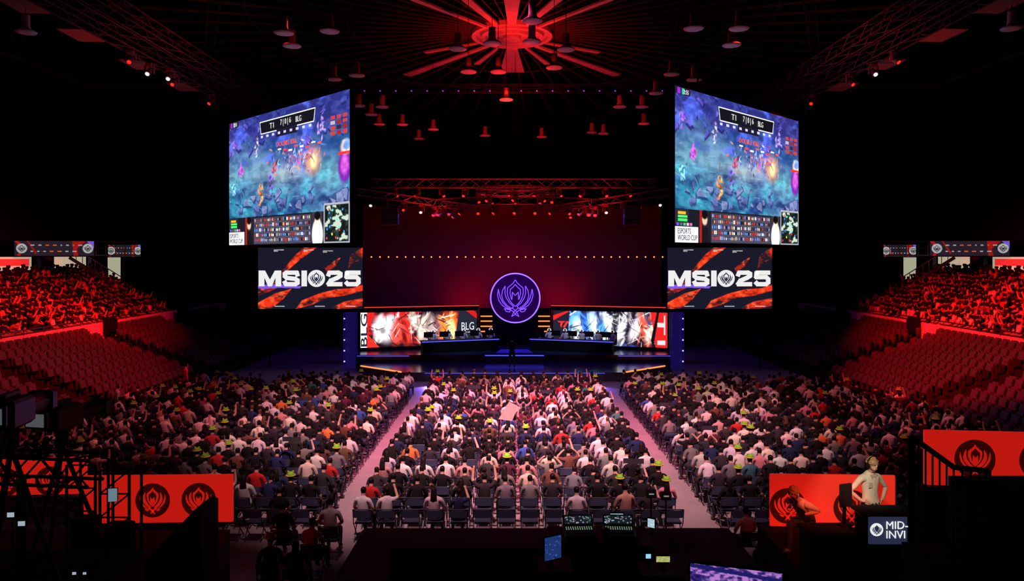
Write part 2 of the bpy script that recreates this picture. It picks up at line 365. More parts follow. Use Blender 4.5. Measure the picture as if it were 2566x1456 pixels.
# ------------------------------------------------------------------ trusses
def truss(mb,a,b,s=.5,step=.6,r=.03,mi=0):
    a=Vector(a);b=Vector(b);d=b-a;L=d.length;d.normalize(); side=d.cross(Vector((0,0,1))).normalized()*s/2; up=Vector((0,0,s/2))
    c=[side+up,side-up,-side-up,-side+up]
    for k in c: mb.tube(a+k,b+k,r,n=4,mi=mi)
    n=max(1,int(L/step))
    for i in range(n):
        p=a+d*(L*i/n);q=a+d*(L*(i+1)/n)
        for j in range(4):
            u,v=(c[j],c[(j+1)%4]) if i%2 else (c[(j+1)%4],c[j])
            mb.tube(p+u,q+v,r*.6,n=3,mi=mi,cap=False)
def mktruss(segs,label,s=.5,r=.03,m=M_truss,step=.7,name='lighting_truss',hang=None):
    t=MB()
    for a,b in segs: truss(t,a,b,s,step,r)
    o=mk(t,name,[m],label=label,cat='truss')
    for x,y,z in (hang or []): mk(MB().tube((x,y,z),(x,y,22.19),.012,n=3),'suspension_cable',[M_black],o)
    return o
mktruss([((-9,46,11.6),(9.2,46,11.6))],'long horizontal lighting truss lit red above the stage',.55,hang=[(-8,46,11.7),(0,46,11.7),(8,46,11.7)])
arc=[(.2+5.2*math.cos(a),46.5-3.2*math.sin(a)+0,10.3) for a in np.linspace(0,pi,15)]
mktruss([(arc[i],arc[i+1]) for i in range(14)],'curved lighting truss carrying red lamps over the stage',.45,hang=[(arc[0][0],arc[0][1],10.5),(arc[7][0],arc[7][1],10.5),(arc[14][0],arc[14][1],10.5)])
mktruss([((-9.5,44,10.9),(-2.5,47.5,10.1))],'angled lighting truss lit red above the stage',.4,hang=[(-9,44.2,11),(-3,47.2,10.3)])
mktruss([((9.7,44,10.9),(2.9,47.5,10.1))],'angled lighting truss lit red above the stage',.4,hang=[(9,44.2,11),(3.4,47.2,10.3)])
PT=mktruss([((-8.2,39.2,16.1),(8.4,39.2,16.1))],'dark horizontal truss under the ceiling with violet pin lamps',.4,m=M_black,hang=[(-7,39.2,16),(7,39.2,16)])
arc2=[(.2+2.3*math.cos(a),44.6-1.6*math.sin(a),11.0) for a in np.linspace(0,2*pi,17)]
mktruss([(arc2[i],arc2[i+1]) for i in range(16)],'small circular lighting truss lit red over the stage',.35,hang=[(arc2[4][0],arc2[4][1],11),(arc2[12][0],arc2[12][1],11)])
M_dsteel=mat('dark_red_steel',(.07,.05,.05),.6,.0,spec=.2)
for sx in (-1,1):
    X=16.2*sx
    o=mktruss([((X,18,16),(X,49,16)),((X-1.3*sx,18,16.3),(X-1.3*sx,49,16.3))],'long ceiling catwalk truss with hanging panels',.6,.03,M_dsteel,.8,'catwalk_truss',hang=[(X,22,16),(X,32,16),(X,42,16)])
    for y in (22.5,25.5,29,33.5,38): mk(MB().box((X+sx*1.2,y,15.9),(1.0,1.7,.06),rz=.05).box((X+sx*.6,y,15.92),(.5,.06,.04)),'catwalk_panel',[mat('brown_panel',(.30,.13,.10),.7)],o)
    mktruss([((X*.6,24,17.5),(X*.94,36,17))],'dark diagonal ceiling truss',.4,.025,M_black,hang=[(X*.6,24,17.5),(X*.94,36,17)])
    mktruss([((X*1.6,22,18),(X*1.6,46,18))],'dark side ceiling truss',.5,.03,M_black,hang=[(X*1.6,25,18),(X*1.6,42,18)])
def moving_head(lensmat,label,group):
    o=mk(MB().box((0,0,-.08),(.3,.25,.16),b=.02).box((-.2,0,-.3),(.04,.1,.36)).box((.2,0,-.3),(.04,.1,.36)).tube((0,.12,-.26),(0,-.2,-.55),.10,.13,n=10),'stage_light',[M_grey],label=label,cat='stage light',group=group)
    mk(MB().tube((0,-.2,-.55),(0,-.22,-.57),.085,n=10),'lens',[lensmat],o); return o
hr=moving_head(M_redlens,'moving head stage lamp glowing red on truss','red stage lamps')
hw=moving_head(M_whitelens,'moving head stage lamp glowing pale violet on truss','pale stage lamps')
def onleft(x): t=(x+9.5)/7; return (x,44+3.5*t,10.9-.8*t-.2)
def onright(x): t=(9.7-x)/6.8; return (x,44+3.5*t,10.9-.8*t-.2)
pos=[(arc[i][0],arc[i][1],10.08) for i in range(1,14)]+[(arc2[i][0],arc2[i][1],10.83) for i in range(0,16,2)]+[(-9+i*1.5,46,11.33) for i in range(1,12)]+[onleft(-7.9+i*1.05) for i in range(0,5) if i!=2]+[onright(8.1-i*1.05) for i in range(0,5) if i!=2]
pos+=[(sx*16.2,y,15.71) for sx in (-1,1) for y in (30.5,34.5,38.8)]
for i,p in enumerate(pos):
    if i==0: hr.location=p
    else: copy_thing(hr,p,U(-1.2,1.2))
wp=[onleft(-8.7),onleft(-5.8),onright(6.0),onright(9.1),(-16.4,32.5,15.71),(-15.9,33.4,15.71),(16.4,32.6,15.71)]
for i,p in enumerate(wp):
    if i==0: hw.location=p
    else: copy_thing(hw,p,0)
pmesh=MB().ell((0,0,0),(.045,.045,.045),seg=6,rings=4).mesh('pin_lamp',[mat('violet_pin',(.2,.05,.5),.4,emis=(.30,.06,.8),es=.7)])
for i in range(20): obj('pin_lamp',pmesh,PT,loc=(-8+i*.85,38.96,15.92))
sp=mk(MB().box((0,0,-.2),(1.0,.5,.35),b=.03).box((0,.03,-.56),(1.0,.5,.33),b=.03).box((0,.08,-.91),(1.0,.5,.33),b=.03).box((-.0,0,.05),(1.1,.6,.08)),'speaker_array',[M_grey],loc=(-7.3,43,9.9),label='hanging black speaker cluster beside stage',cat='speaker',group='hanging speakers')
mk(MB().tube((0,0,.1),(0,0,12.28),.015,n=3),'suspension_cable',[M_black],sp)
copy_thing(sp,(7.2,43,9.9))
ph=mk(MB().lathe([(.02,.62),(.13,.6),(.14,.2),(.17,.15),(.17,.02),(.02,0)],n=14),'pendant_lamp',[M_lamp],label='round industrial pendant lamp hanging from ceiling',cat='lamp',group='pendant lamps under the ceiling',smooth=True)
mk(MB().lathe([(.10,.06),(.30,.05),(.36,0),(.34,-.03),(.20,-.05),(.02,-.05)],n=20),'lamp_shade',[M_lamp],ph,smooth=True)
mk(MB().tube((0,0,.6),(0,0,7.18),.012,n=4),'hanging_rod',[M_black],ph)
LP=[(25.8,-8.2),(25.6,-6.5),(27.4,-8.4),(31.9,-6.9),(32.6,-8.1),(38.4,-8.2),(38.7,-7),(40.8,-8),(43.8,-8.1),(43.9,-6.7),(45.6,-5),(49.3,-6.4),(48,-1.8),(48.5,2),(36.9,-.3),(31.3,-.6),(31.3,-1.9),(27.8,-2.1),(27.9,2.1),(30.6,1.8),(27.1,-.75),(26.9,.75),(24.5,.7),(47.2,6),(38.7,5.8),(38.7,7),(43.6,8),(35.4,7.1),(31.7,7.05),(32.7,8.3),(27.3,8.35),(25.3,6.4),(25.3,8),(25.7,-17.4),(25.3,17.6),(46.8,5.2)]
for i,(y,x) in enumerate(LP):
    if i==0: ph.location=(x,y,15)
    else: copy_thing(ph,(x,y,15),U(0,1))

# ------------------------------------------------------------------ ceiling rosette
ro=mk(MB().lathe([(2.25,0),(2.25,-.25),(2.0,-.25),(2.0,-.05),(1.75,-.05),(1.75,-.3),(1.5,-.3),(1.5,-.08),(1.1,-.08),(1.1,-.35),(.85,-.35),(.85,-.1),(.5,-.1),(.5,-.4),(.02,-.4)],n=48),'rosette_ornament',[M_hub],loc=(0,40,19.4),label='round red-lit ceiling hub with radiating ribs',cat='ceiling ornament')
rbm=MB().tube((2.3,0,0),(21,0,-.3),.05,.07,n=4).mesh('radial_rib',[M_rib])
for i in range(60): obj('radial_rib',rbm,ro,rz=2*pi*(i+.5)/60)
for rad in (4.5,9,14):
    mk(MB().path([(rad*math.cos(2*pi*i/48),rad*math.sin(2*pi*i/48),.12) for i in range(48)],.04,4,0,True),'ring_purlin',[M_rib],ro)
for a,l,wd in ((-90,9,.35),(90,7.5,.55),(130,11,.22),(50,11,.22),(-70,9,.2),(-110,9,.2),(-52,9,.12),(-128,9,.12),(112,6,.12),(68,6,.12),(150,6,.1),(30,6,.1)):
    t=math.radians(a); P=[(2.2,-wd*.6),(2.2,wd*.6),(l,wd*1.5),(l,-wd*1.5)]
    mk(MB().slab([(x,-y) for x,y in P][::-1],-.3,-.2),'radial_beam',[M_hub],ro,rz=t)
mk(MB().tube((0,0,0),(0,0,2.78),.6,n=12),'hub_drum',[M_rib],ro)

# ------------------------------------------------------------------ big hanging screens
def game():
    p=Pic(512,288,(.10,.24,.46),16/9)
    f=p.fbm(6,1); g=p.fbm(4,9); h=p.fbm(10,17); d=p.fbm(28,61)
    p.blend(np.clip((f-.42)*4,0,1),(.14,.46,.56),.9)
    p.blend(np.clip((g-.55)*5,0,1),(.32,.46,.60),.7)
    p.blend(np.clip((.33-p.Y+.3*(f-.5))*6,0,1),(.13,.14,.42),.95)
    path=np.clip(1-abs(p.Y-(.47+.10*(p.X-.5)+.08*(f-.5)))/.17,0,1)
    p.blend(path,(.42,.55,.62),.7)
    p.blend(np.clip((h-.56)*8,0,1)*(p.Y<.38),(.26,.34,.80),.8)
    p.blend(np.clip((h-.54)*7,0,1)*(p.Y>.52),(.08,.16,.34),.8)
    p.blend(np.clip((.42-h)*7,0,1)*(p.Y>.5),(.30,.75,.80),.5)
    rr=np.random.default_rng(4)
    def shard(cx,cy,s_,c1,c2):
        n=rr.integers(5,8); a=np.sort(rr.uniform(0,2*pi,n)); P=[(cx+s_*rr.uniform(.5,1)*math.cos(t),cy+s_*1.5*rr.uniform(.5,1)*math.sin(t)) for t in a]
        p.poly(P,c1,.75); p.poly([(x*.8+cx*.2-.002,y*.7+cy*.3-.01) for x,y in P],c2,.7)
    for k in range(34): shard(rr.uniform(0,1),rr.uniform(.62,.79),rr.uniform(.02,.06),*( ((.12,.15,.34),(.34,.38,.60)) if k%2 else ((.10,.14,.32),(.50,.53,.70))))
    for k in range(30): shard(rr.uniform(0,1),rr.uniform(.0,.28),rr.uniform(.015,.045),*( ((.08,.08,.28),(.20,.26,.66)) if k%2 else ((.10,.08,.30),(.38,.34,.80))))
    for k in range(40): p.blob(rr.uniform(0,1),rr.uniform(.3,.75),rr.uniform(.01,.05),rr.uniform(.004,.012),rr.choice([(.45,.75,.85),(.10,.25,.45),(.6,.65,.65)]),.4,.6,rr.uniform(-.3,.3))
    p.blob(.50,.48,.22,.10,(.70,.68,.62),.45,1); p.blob(.66,.38,.18,.17,(.55,.38,.78),.45,1)
    p.blob(.74,.42,.08,.13,(1,.55,.25),.9,.9); p.blob(.745,.43,.03,.06,(1,.92,.6),1,.7)
    for k in range(150):
        x=rr.normal(.60,.085); y=rr.normal(.37,.055); p.blob(x,y,rr.uniform(.002,.006),rr.uniform(.012,.034),rr.choice([(.90,.85,.98),(.7,.2,.75),(.4,.2,.6),(1,.5,.2),(.95,.3,.2),(.25,.25,.8),(.6,.8,1),(.1,.08,.3)]),.75,.7,rr.uniform(-1.5,1.5))
    for k in range(8): p.rect(.46+.045*k,.29+.012*(k%3),.49+.045*k,.303+.012*(k%3),(.9,.25,.2) if k%2 else (.95,.95,.95))
    for (x,y,c) in ((.40,.52,(.35,.30,.65)),(.31,.62,(.95,.5,.2)),(.12,.42,(.75,.3,.8)),(.05,.55,(.4,.7,.95)),(.43,.44,(.6,.2,.3)),(.27,.25,(.75,.7,.95)),(.80,.20,(.65,.5,.9)),(.05,.2,(.5,.3,.8))):
        for k in range(26):
            cc=np.clip(np.array(c)*rr.uniform(.3,1.5)+rr.uniform(-.1,.1,3),0,1); p.blob(x+rr.normal(0,.011),y+rr.normal(0,.033),rr.uniform(.003,.009),rr.uniform(.012,.032),tuple(cc),.85,.6,rr.uniform(-1.5,1.5))
    p.blob(.965,.50,.05,.12,(.40,.10,.55),1,.3); p.blob(.965,.48,.036,.08,(.75,.30,.75),1,.5); p.blob(.975,.37,.045,.06,(1,.8,.7),.9,.4); p.blob(.98,.36,.03,.04,(.3,.5,.9),.9,.4); p.rect(.92,.40,1,.415,(.9,.15,.1))
    p.blend(np.clip((d-.5)*6,0,1)*(p.Y<.78),(0,0,.08),.16); p.blend(np.clip((.5-d)*6,0,1)*(p.Y<.78),(.85,.95,1),.08)
    # HUD
    p.rect(.0,.0,.10,.05,(.12,.07,.16)); p.rect(.015,.008,.035,.045,(.5,.1,.7)); p.rect(.045,.008,.06,.045,(.1,.6,.5))
    p.poly([(.30,.06),(.76,.06),(.75,.155),(.31,.155)],(.9,.9,.9)); p.poly([(.304,.066),(.756,.066),(.746,.149),(.314,.149)],(.04,.04,.07)); p.rect(.45,.15,.62,.20,(.07,.06,.14))
    for k in range(9): p.rect(.31+.05*k,.165,.33+.05*k,.185,(.8,.8,.9),.8)
    for k in range(4):
        for j in range(3): p.rect(.87+.042*j,.15+.035*k,.90+.042*j,.175+.035*k,tuple(rr.choice([(.6,.2,.2),(.6,.55,.6),(.15,.1,.15),(.5,.1,.1)])))
    p.rect(0,.78,1,1,(.06,.06,.10),1); p.rect(0,.785,.09,.88,(.12,.12,.17)); p.rect(.02,.80,.07,.815,(.9,.6,.1)); p.rect(.02,.822,.08,.838,(.3,.85,.4)); p.rect(.02,.845,.08,.86,(.2,.8,.3))
    for k in range(5): p.rect(.01+.022*k,.87,.026+.022*k,.89,tuple(rr.uniform(.2,.8,3)))
    p.rect(.0,.895,.155,1,(.95,.95,.96))
    p.rect(.165,.78,.235,1,(.10,.09,.12)); p.blob(.2,.84,.022,.05,(.82,.65,.55),1,.3); p.blob(.2,.81,.024,.035,(.03,.02,.03),1,.3); p.blob(.2,.97,.04,.1,(.05,.05,.07),1,.3); p.rect(.165,.78,.18,1,(.55,.08,.08))
    p.rect(.245,.79,.73,.995,(.17,.17,.22))
    for j in range(5):
        y=.80+j*.038
        p.rect(.25,y+.031,.725,y+.034,(.3,.3,.36))
        for k in range(32):
            x=.252+k*.0148
            if rr.random()<.9: p.rect(x,y+rr.uniform(0,.006),x+rr.uniform(.005,.013),y+.022,tuple(rr.choice([(.85,.85,.9),(.5,.2,.3),(.30,.45,.75),(.8,.6,.35),(.05,.05,.08),(.5,.5,.6),(.6,.15,.1)])))
    p.rect(.735,.78,.81,1,(.16,.15,.18)); p.blob(.775,.94,.045,.12,(.92,.92,.95),1,.2); p.blob(.775,.84,.022,.05,(.9,.75,.65),1,.3); p.blob(.775,.81,.025,.035,(.03,.02,.03),1,.3)
    p.rect(.82,.73,1,1,(.55,.55,.6)); p.rect(.828,.742,.992,.99,(.10,.16,.14))
    mm=p.fbm(24,41); inside=(p.X>.83)&(p.X<.99)&(p.Y>.745)&(p.Y<.985)
    p.blend(((mm>.52)&inside).astype(float),(.72,.78,.70),.85); p.blend(((mm<.42)&inside).astype(float),(.02,.05,.05),.9)
    for k in range(14): p.blob(rr.uniform(.84,.98),rr.uniform(.76,.97),.006,.010,rr.choice([(.9,.2,.2),(.2,.5,1),(.2,.9,.8),(1,.8,.2)]),1,.3)
    p.a=np.clip(p.a*1.18+.03,0,1)
    return p
GM=game().mesh('display',11.45,6.44)
for sx,c0,c1 in ((-1,(-15.0,38.1),(-6.8,30.1)),(1,(6.72,29.5),(14.9,37.4))):
    ang=math.atan2(c1[1]-c0[1],c1[0]-c0[0])
    fr=mk(MB().box((0,.12,0),(11.65,.2,6.64),b=.03).box((0,.35,0),(10.8,.25,5.8)),'hanging_screen',[M_black],loc=((c0[0]+c1[0])/2,(c0[1]+c1[1])/2,10.76),rz=ang,label='large angled hanging LED screen showing a blue game broadcast',cat='screen')
    obj('display',GM,fr)
    for x in(-3.5,3.5): mk(MB().box((x,.3,7.2),(.05,.05,8.2)),'suspension_cable',[M_black],fr)
    text('ESPORTS\nWORLD CUP',1.5,.5,fr,(-4.84,-.03,-2.88),M_navy)
    text('DOUBLE KILL',1.9,.22,fr,(.45,-.03,1.55),mat('red_caption',(.9,.2,.1),.5,emis=(1,.12,.06),es=1,var=0))
    text('7 | 0 | 6',1.0,.34,fr,(.35,-.03,2.53),M_white)
    text('T1',.4,.26,fr,(-1.0,-.03,2.53),M_white); text('BLG',.5,.26,fr,(1.55,-.03,2.53),M_white)
    text('2:55',.38,.18,fr,(-4.95,-.03,3.05),M_white)

# ------------------------------------------------------------------ event title screens
def title():
    p=Pic(340,200,(.085,.09,.145),6.5/3.8)
    f=p.fbm(9,77); h=p.fbm(22,99)
    def sw(pts,c=(.88,.20,.09)):
        m=p.mask(pts); m2=m*np.clip((f-.30)*4,0.05,1); p.blend(m2,c); p.blend(m*np.clip((h-.58)*8,0,1),(1,.40,.22),.7); p.blend(m*np.clip((.44-h)*8,0,1),(.40,.07,.05),.6)
    sw([(.24,.36),(.36,.12),(.44,.0),(.56,.0),(.40,.20),(.28,.38),(.20,.48)]); sw([(.0,.66),(.14,.58),(.22,.48),(.18,.66),(.08,.74),(0,.78)],(.70,.14,.08))
    sw([(.88,.12),(1,.0),(1,.18),(.9,.26),(.86,.34)]); sw([(.64,.34),(.74,.20),(.79,.16),(.74,.30),(.66,.40)],(.6,.13,.08))
    sw([(.0,.90),(.16,.75),(.32,.67),(.24,.84),(.12,1),(0,1)]); sw([(.42,.86),(.58,.75),(.74,.68),(.90,.66),(1,.60),(1,.70),(.84,.78),(.66,.82),(.50,.94),(.36,1)])
    sw([(.70,.98),(.82,.88),(1,.82),(1,.94),(.88,1),(.70,1)],(.8,.18,.1))
    p.poly([(0,.615),(.1,.60),(.26,.60),(.42,.63),(.40,.665),(.2,.655),(.05,.675),(0,.66)],(.45,.32,.85))
    return p
TM=title().mesh('display',6.5,3.8)
def title_letters():
    m=MB(); y0,y1=-.03,-.01; H=1.0
    def M(x,w,t):
        m.prism([(x,0),(x,H),(x+t*1.1,H),(x+w/2,.42),(x+w-t*1.1,H),(x+w,H),(x+w,0),(x+w-t,0),(x+w-t,.58),(x+w/2+.12,0),(x+w/2-.12,0),(x+t,.58),(x+t,0)],y0,y1)
    M(0,1.42,.36)
    def R(pts): ribbon(m,pts,.27,y0,y1)
    x=1.50; w=1.10; a=.135
    R([(x+w-.15,.70),(x+w-.20,H-a),(x+.24,H-a),(x+.15,.80),(x+.15,.64),(x+.28,.53),(x+w-.3,.47),(x+w-.15,.38),(x+w-.15,.22),(x+w-.3,a),(x+.22,a),(x+.14,.28)])
    m.prism([(2.70,0),(2.70,H),(3.04,H),(3.04,0)],y0,y1)
    x=4.24; w=1.06
    R([(x+.15,.70),(x+.22,H-a),(x+w-.28,H-a),(x+w-.15,.80),(x+w-.15,.66),(x+w-.35,.54),(x+.30,.36),(x+.15,a)]); R([(x+.15,a),(x+w-.1,a)])
    x=5.38; w=1.06
    R([(x+w-.1,H-a),(x+.20,H-a)]); R([(x+.18,H-a),(x+.15,.58),(x+w-.28,.58),(x+w-.15,.46),(x+w-.15,.24),(x+w-.28,a),(x+.24,a),(x+.14,.24)])
    cx,cz,r=3.64,.5,.54
    m.prism([(cx+r*math.cos(2*pi*i/32),cz+r*math.sin(2*pi*i/32)) for i in range(32)],y0,y1)
    return m,cx,cz,r
tl,ecx,ecz,er=title_letters(); TL=tl.mesh('lettering',[M_white])
em=MB()
for P in SHAPES: em.prism([(ecx+x*er*.88,ecz+y*er*.88) for x,y in P],-.04,-.031)
EM=em.mesh('emblem',[M_navy])
em2=MB().prism([(ecx+x*er*.88,ecz+y*er*.88) for x,y in INNER],-.05,-.041); EM2=em2.mesh('emblem_centre',[M_white])
for x in (-12.52,12.9):
    fr=mk(MB().box((0,.12,0),(6.6,.2,3.9),b=.03),'title_screen',[M_black],loc=(x,44.6,5.58),label='LED screen with white event title on navy and orange streaks',cat='screen')
    for s in(-1,1): mk(MB().tube((s*2.6,.25,-1.9),(s*2.6,.25,-5.58),.06),'support_post',[M_black],fr)
    obj('display',TM,fr)
    for me,nm in ((TL,'lettering'),(EM,'emblem'),(EM2,'emblem_centre')):
        o=obj(nm,me,fr,loc=(-3.2,-.01,-.5)); o.scale=(.985,1,.98)
    for tx,tz in ((-1.95,1.72),(-.1,1.72),(1.1,1.66),(-1.9,-1.74),(.6,-1.74),(2.5,-1.74)):
        text('LEAGUE OF LEGENDS\nESPORTS' if tz>0 else 'MID-SEASON INVITATIONAL',.62,.14 if tz>0 else .06,fr,(tx,-.02,tz),M_white)

# ------------------------------------------------------------------ stands
NR=9; PITCH=.70; Z0=.35; RISE=.245
XB=16.8
def rowx(i): return XB+.2+i*PITCH
def rowz(i): return Z0+i*RISE
UP=10
def urx(i): return 23.9+i*.78
def urz(i): return 2.55+i*.25
AIS=(30.2,39.6,48.2)
for sx in (-1,1):
    P=[(XB,0)]
    for i in range(NR): P+=[(XB+i*PITCH,rowz(i)),(XB+(i+1)*PITCH,rowz(i))]
    P+=[(XB+NR*PITCH,0)]
    m=MB(); P=[(sx*x,z) for x,z in P]
    n=len(P); ya,yb=18,57
    m.add([(x,ya,z) for x,z in P]+[(x,yb,z) for x,z in P],[(i,(i+1)%n,n+(i+1)%n,n+i) for i in range(n)]+[tuple(range(n)),tuple(range(n,2*n))])
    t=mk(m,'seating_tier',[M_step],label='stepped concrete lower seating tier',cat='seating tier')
    for ya in AIS:
        stp=MB()
        for i in range(NR): stp.box((sx*(XB+i*PITCH+.17),ya,rowz(i)-.07+.0),(.33,1.0,.12))
        mk(stp,'aisle_stair',[mat('stair_nosing',(.25,.15,.14),.6)],t)
    P=[(23.3,0)]
    P+=[(23.3,2.2)]
    for i in range(UP): P+=[(23.5+i*.78,urz(i)),(23.5+(i+1)*.78,urz(i))]
    P+=[(23.5+UP*.78,0)]
    P=[(sx*x,z) for x,z in P]; n=len(P); m=MB()
    m.add([(x,22,z) for x,z in P]+[(x,58,z) for x,z in P],[(i,(i+1)%n,n+(i+1)%n,n+i) for i in range(n)]+[tuple(range(n)),tuple(range(n,2*n))])
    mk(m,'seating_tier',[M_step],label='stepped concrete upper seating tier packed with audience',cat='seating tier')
    f=mk(MB().box((sx*23.19,40,2.75),(.14,36,.95),b=.02),'balcony_parapet',[M_fascia],label='long low balcony parapet lit red between seating tiers',cat='balcony parapet')
    r=MB().tube((sx*23.12,22,3.45),(sx*23.12,58,3.45),.035).tube((sx*23.12,22,3.3),(sx*23.12,58,3.3),.02)
    for k in range(25): r.tube((sx*23.12,22+k*1.5,3.2),(sx*23.12,22+k*1.5,3.45),.025)
    mk(r,'handrail',[M_metal],f)
    for y in (31.5,41,50):
        bx=mk(MB().box((sx*22.95,y,3.0),(.3,.9,1.0),b=.04).box((sx*22.76,y,3.0),(.14,.7,.7),b=.02),'wall_box',[M_black],f)
    cw=MB().box((sx*32.2,45,3.5),(.4,30,7)).box((sx*32.2,45,10),(.4,30,4.2))
    mk(cw,'wall_left' if sx<0 else 'wall_right',[M_drape],kind='structure')
    lit=mk(MB().box((sx*31.96,45.4,6.1),(.1,4.6,1.6)),'concourse_opening',[M_cream],label='brightly lit concourse opening behind the stand',cat='opening')
    mk(MB().box((sx*31.96,52.0,6.1),(.1,3.6,1.6)),'opening_bay',[M_cream],lit); mk(MB().box((sx*31.96,57.7,6.0),(.1,1.7,1.8)),'opening_bay',[M_cream],lit)
    mk(MB().box((sx*31.88,45.6,6.55),(.06,3.6,.45)),'shop_sign',[mat('red_sign',(.8,.03,.03),.5,emis=(1,.03,.03),es=.8)],lit)
    for y,w_ in ((48.9,1.2),(55.2,2.2)): mk(MB().box((sx*31.85,y,6.0),(.3,w_,1.8),b=.03),'column',[mat('blue_column',(.05,.08,.2),.6)],lit)
def banner(x,y,w,h,ang,z):
    p=Pic(260,44,(.10,.10,.14),w/h)
    p.poly([(0,.0),(.05,0),(.12,.5),(.07,1),(.03,1),(.08,.5)],(.6,.08,.08)); p.poly([(.15,0),(.17,0),(.28,.8),(.26,.9)],(.5,.08,.08)); p.poly([(.72,0),(.9,0),(.78,.5),(.80,1),(.74,1)],(.55,.07,.07)); p.poly([(.9,0),(1,.0),(1,.5)],(.4,.3,.7))
    for cx in (.09,.92): p.emblem(cx,.5,.30,(.6,.6,.6),(.1,.1,.14))
    rr=np.random.default_rng(9)
    for r_ in (.25,.65):
        xx=.2
        while xx<.82:
            ww=rr.uniform(.02,.05); p.rect(xx,r_,xx+ww,r_+.07,(.6,.6,.6) if rr.random()<.8 else (.8,.35,.1)); p.rect(xx+ww*.4,r_-.02,xx+ww*.45,r_+.2,(.1,.1,.14)); xx+=ww+.05
    f=mk(MB().box((0,.1,0),(w+.1,.16,h+.1)),'ribbon_screen',[M_black],loc=(x,y,z),rz=ang,label='dark ribbon LED banner with sponsor marks above concourse',cat='screen')
    obj('display',p.mesh('display',w,h),f)
    for s in(-1,1): mk(MB().box((s*w*.4,.3,.0),(.1,.3,.1)),'bracket',[M_black],f)
for sx in (-1,1):
    banner(sx*29.6,46.5,4.5,.95,-sx*.3,7.45)
    banner(sx*29.3,54.3,2.2,.9,-sx*.3,7.35)
    s=MB()
    for k in range(9): s.tube((sx*(27.5+k*.45),50.5,4.6+k*.28),(sx*(27.5+k*.45),50.5,5.5+k*.28),.025,n=4)
    s.tube((sx*27.5,50.5,5.5),(sx*31.1,50.5,7.74),.035,n=4).tube((sx*27.5,50.5,4.6),(sx*31.1,50.5,6.84),.12,n=4)
    mk(s,'stair_railing',[M_metal],label='steel stair and railing beside concourse banner',cat='railing')
    s=MB()
    for k in range(6): s.tube((sx*(27.6+k*.7),52.5,7.0),(sx*(27.6+k*.7),52.5,8.0),.025,n=4)
    s.tube((sx*27.6,52.5,8),(sx*31.1,52.5,8),.03,n=4).tube((sx*27.6,52.5,7.5),(sx*31.1,52.5,7.5),.02,n=4).tube((sx*27.6,52.5,7.0),(sx*31.1,52.5,7.0),.06,n=4)
    mk(s,'walkway_railing',[M_metal],label='steel walkway railing at concourse landing',cat='railing')

# ------------------------------------------------------------------ people meshes
def skin_eval(V,E,Rr,level):
    me=bpy.data.meshes.new('tmp'); me.from_pydata(V,E,[]); o=bpy.data.objects.new('tmp',me); COL.objects.link(o)
    o.modifiers.new('s','SKIN')
    d=me.skin_vertices[0].data
    for i,r in enumerate(Rr): d[i].radius=(r if isinstance(r,tuple) else (r,r))
    d[0].use_root=True
    if level: s=o.modifiers.new('u','SUBSURF'); s.levels=level; s.render_levels=level
    e=bpy.data.meshes.new_from_object(o.evaluated_get(bpy.context.evaluated_depsgraph_get()))
    v=[tuple(x.co) for x in e.vertices]; f=[tuple(p.vertices) for p in e.polygons]
    bpy.data.objects.remove(o); bpy.data.meshes.remove(me); bpy.data.meshes.remove(e); return v,f
def body(J,B,level,sleeve='short',fingers=None,face=False):
    names=list(J); idx={n:i for i,n in enumerate(names)}
    V=[J[n][0] for n in names]; Rr=[J[n][1] for n in names]; E=[(idx[a],idx[b]) for a,b,_ in B]
    v,f=skin_eval(V,E,Rr,level)
    v=[Vector(p) for p in v]
    head=Vector(J['head'][0])
    segs=[(Vector(J[a][0]),Vector(J[b][0]),t) for a,b,t in B]
    mi=[]
    for q in f:
        c=sum((v[i] for i in q),Vector())/len(q); best=9;bt=0;bu=0
        for (a,b,t),(na,nb,_) in zip(segs,B):
            ab=b-a; u=max(0,min(1,(c-a).dot(ab)/max(ab.dot(ab),1e-9))); ra=J[na][1]; rb=J[nb][1]
            ra=ra[0] if isinstance(ra,tuple) else ra; rb=rb[0] if isinstance(rb,tuple) else rb
            dd=(c-(a+ab*u)).length-(ra*(1-u)+rb*u)
            if dd<best: best=dd;bt=t;bu=u
        m={'torso':1,'uarm':1,'farm':0 if sleeve=='short' else 1,'hand':0,'leg':2,'foot':4,'neck':0,'head':0,'hair':3}[bt]
        if bt=='uarm' and sleeve=='short' and bu>.75: m=0
        if bt in('head','neck'):
            rel=c-head
            if rel.y<.035 and rel.z>-.07 or rel.z>.055: m=3
        mi.append(m)
    if face:
        for p in v:
            rel=p-head
            if rel.y>.05 and abs(rel.x)<.022 and -.045<rel.z<.005: p.y+=.022*(1-abs(rel.x)/.03)
            if rel.y>.05 and .012<abs(rel.x)<.045 and .0<rel.z<.03: p.y-=.008
            if rel.y>.04 and abs(rel.x)<.03 and -.085<rel.z<-.065: p.y+=.006
    mb=MB(); mb.v=[tuple(p) for p in v]; mb.f=f; mb.m=mi
    for ch,rs in (fingers or []):
        fv,ff=skin_eval(ch,[(i,i+1) for i in range(len(ch)-1)],rs,1); mb.add(fv,ff,0)
    if face:
        for s in(-1,1): mb.ell((head.x+s*.088,head.y-.005,head.z-.01),(.012,.022,.032),0,8,5)
    return mb
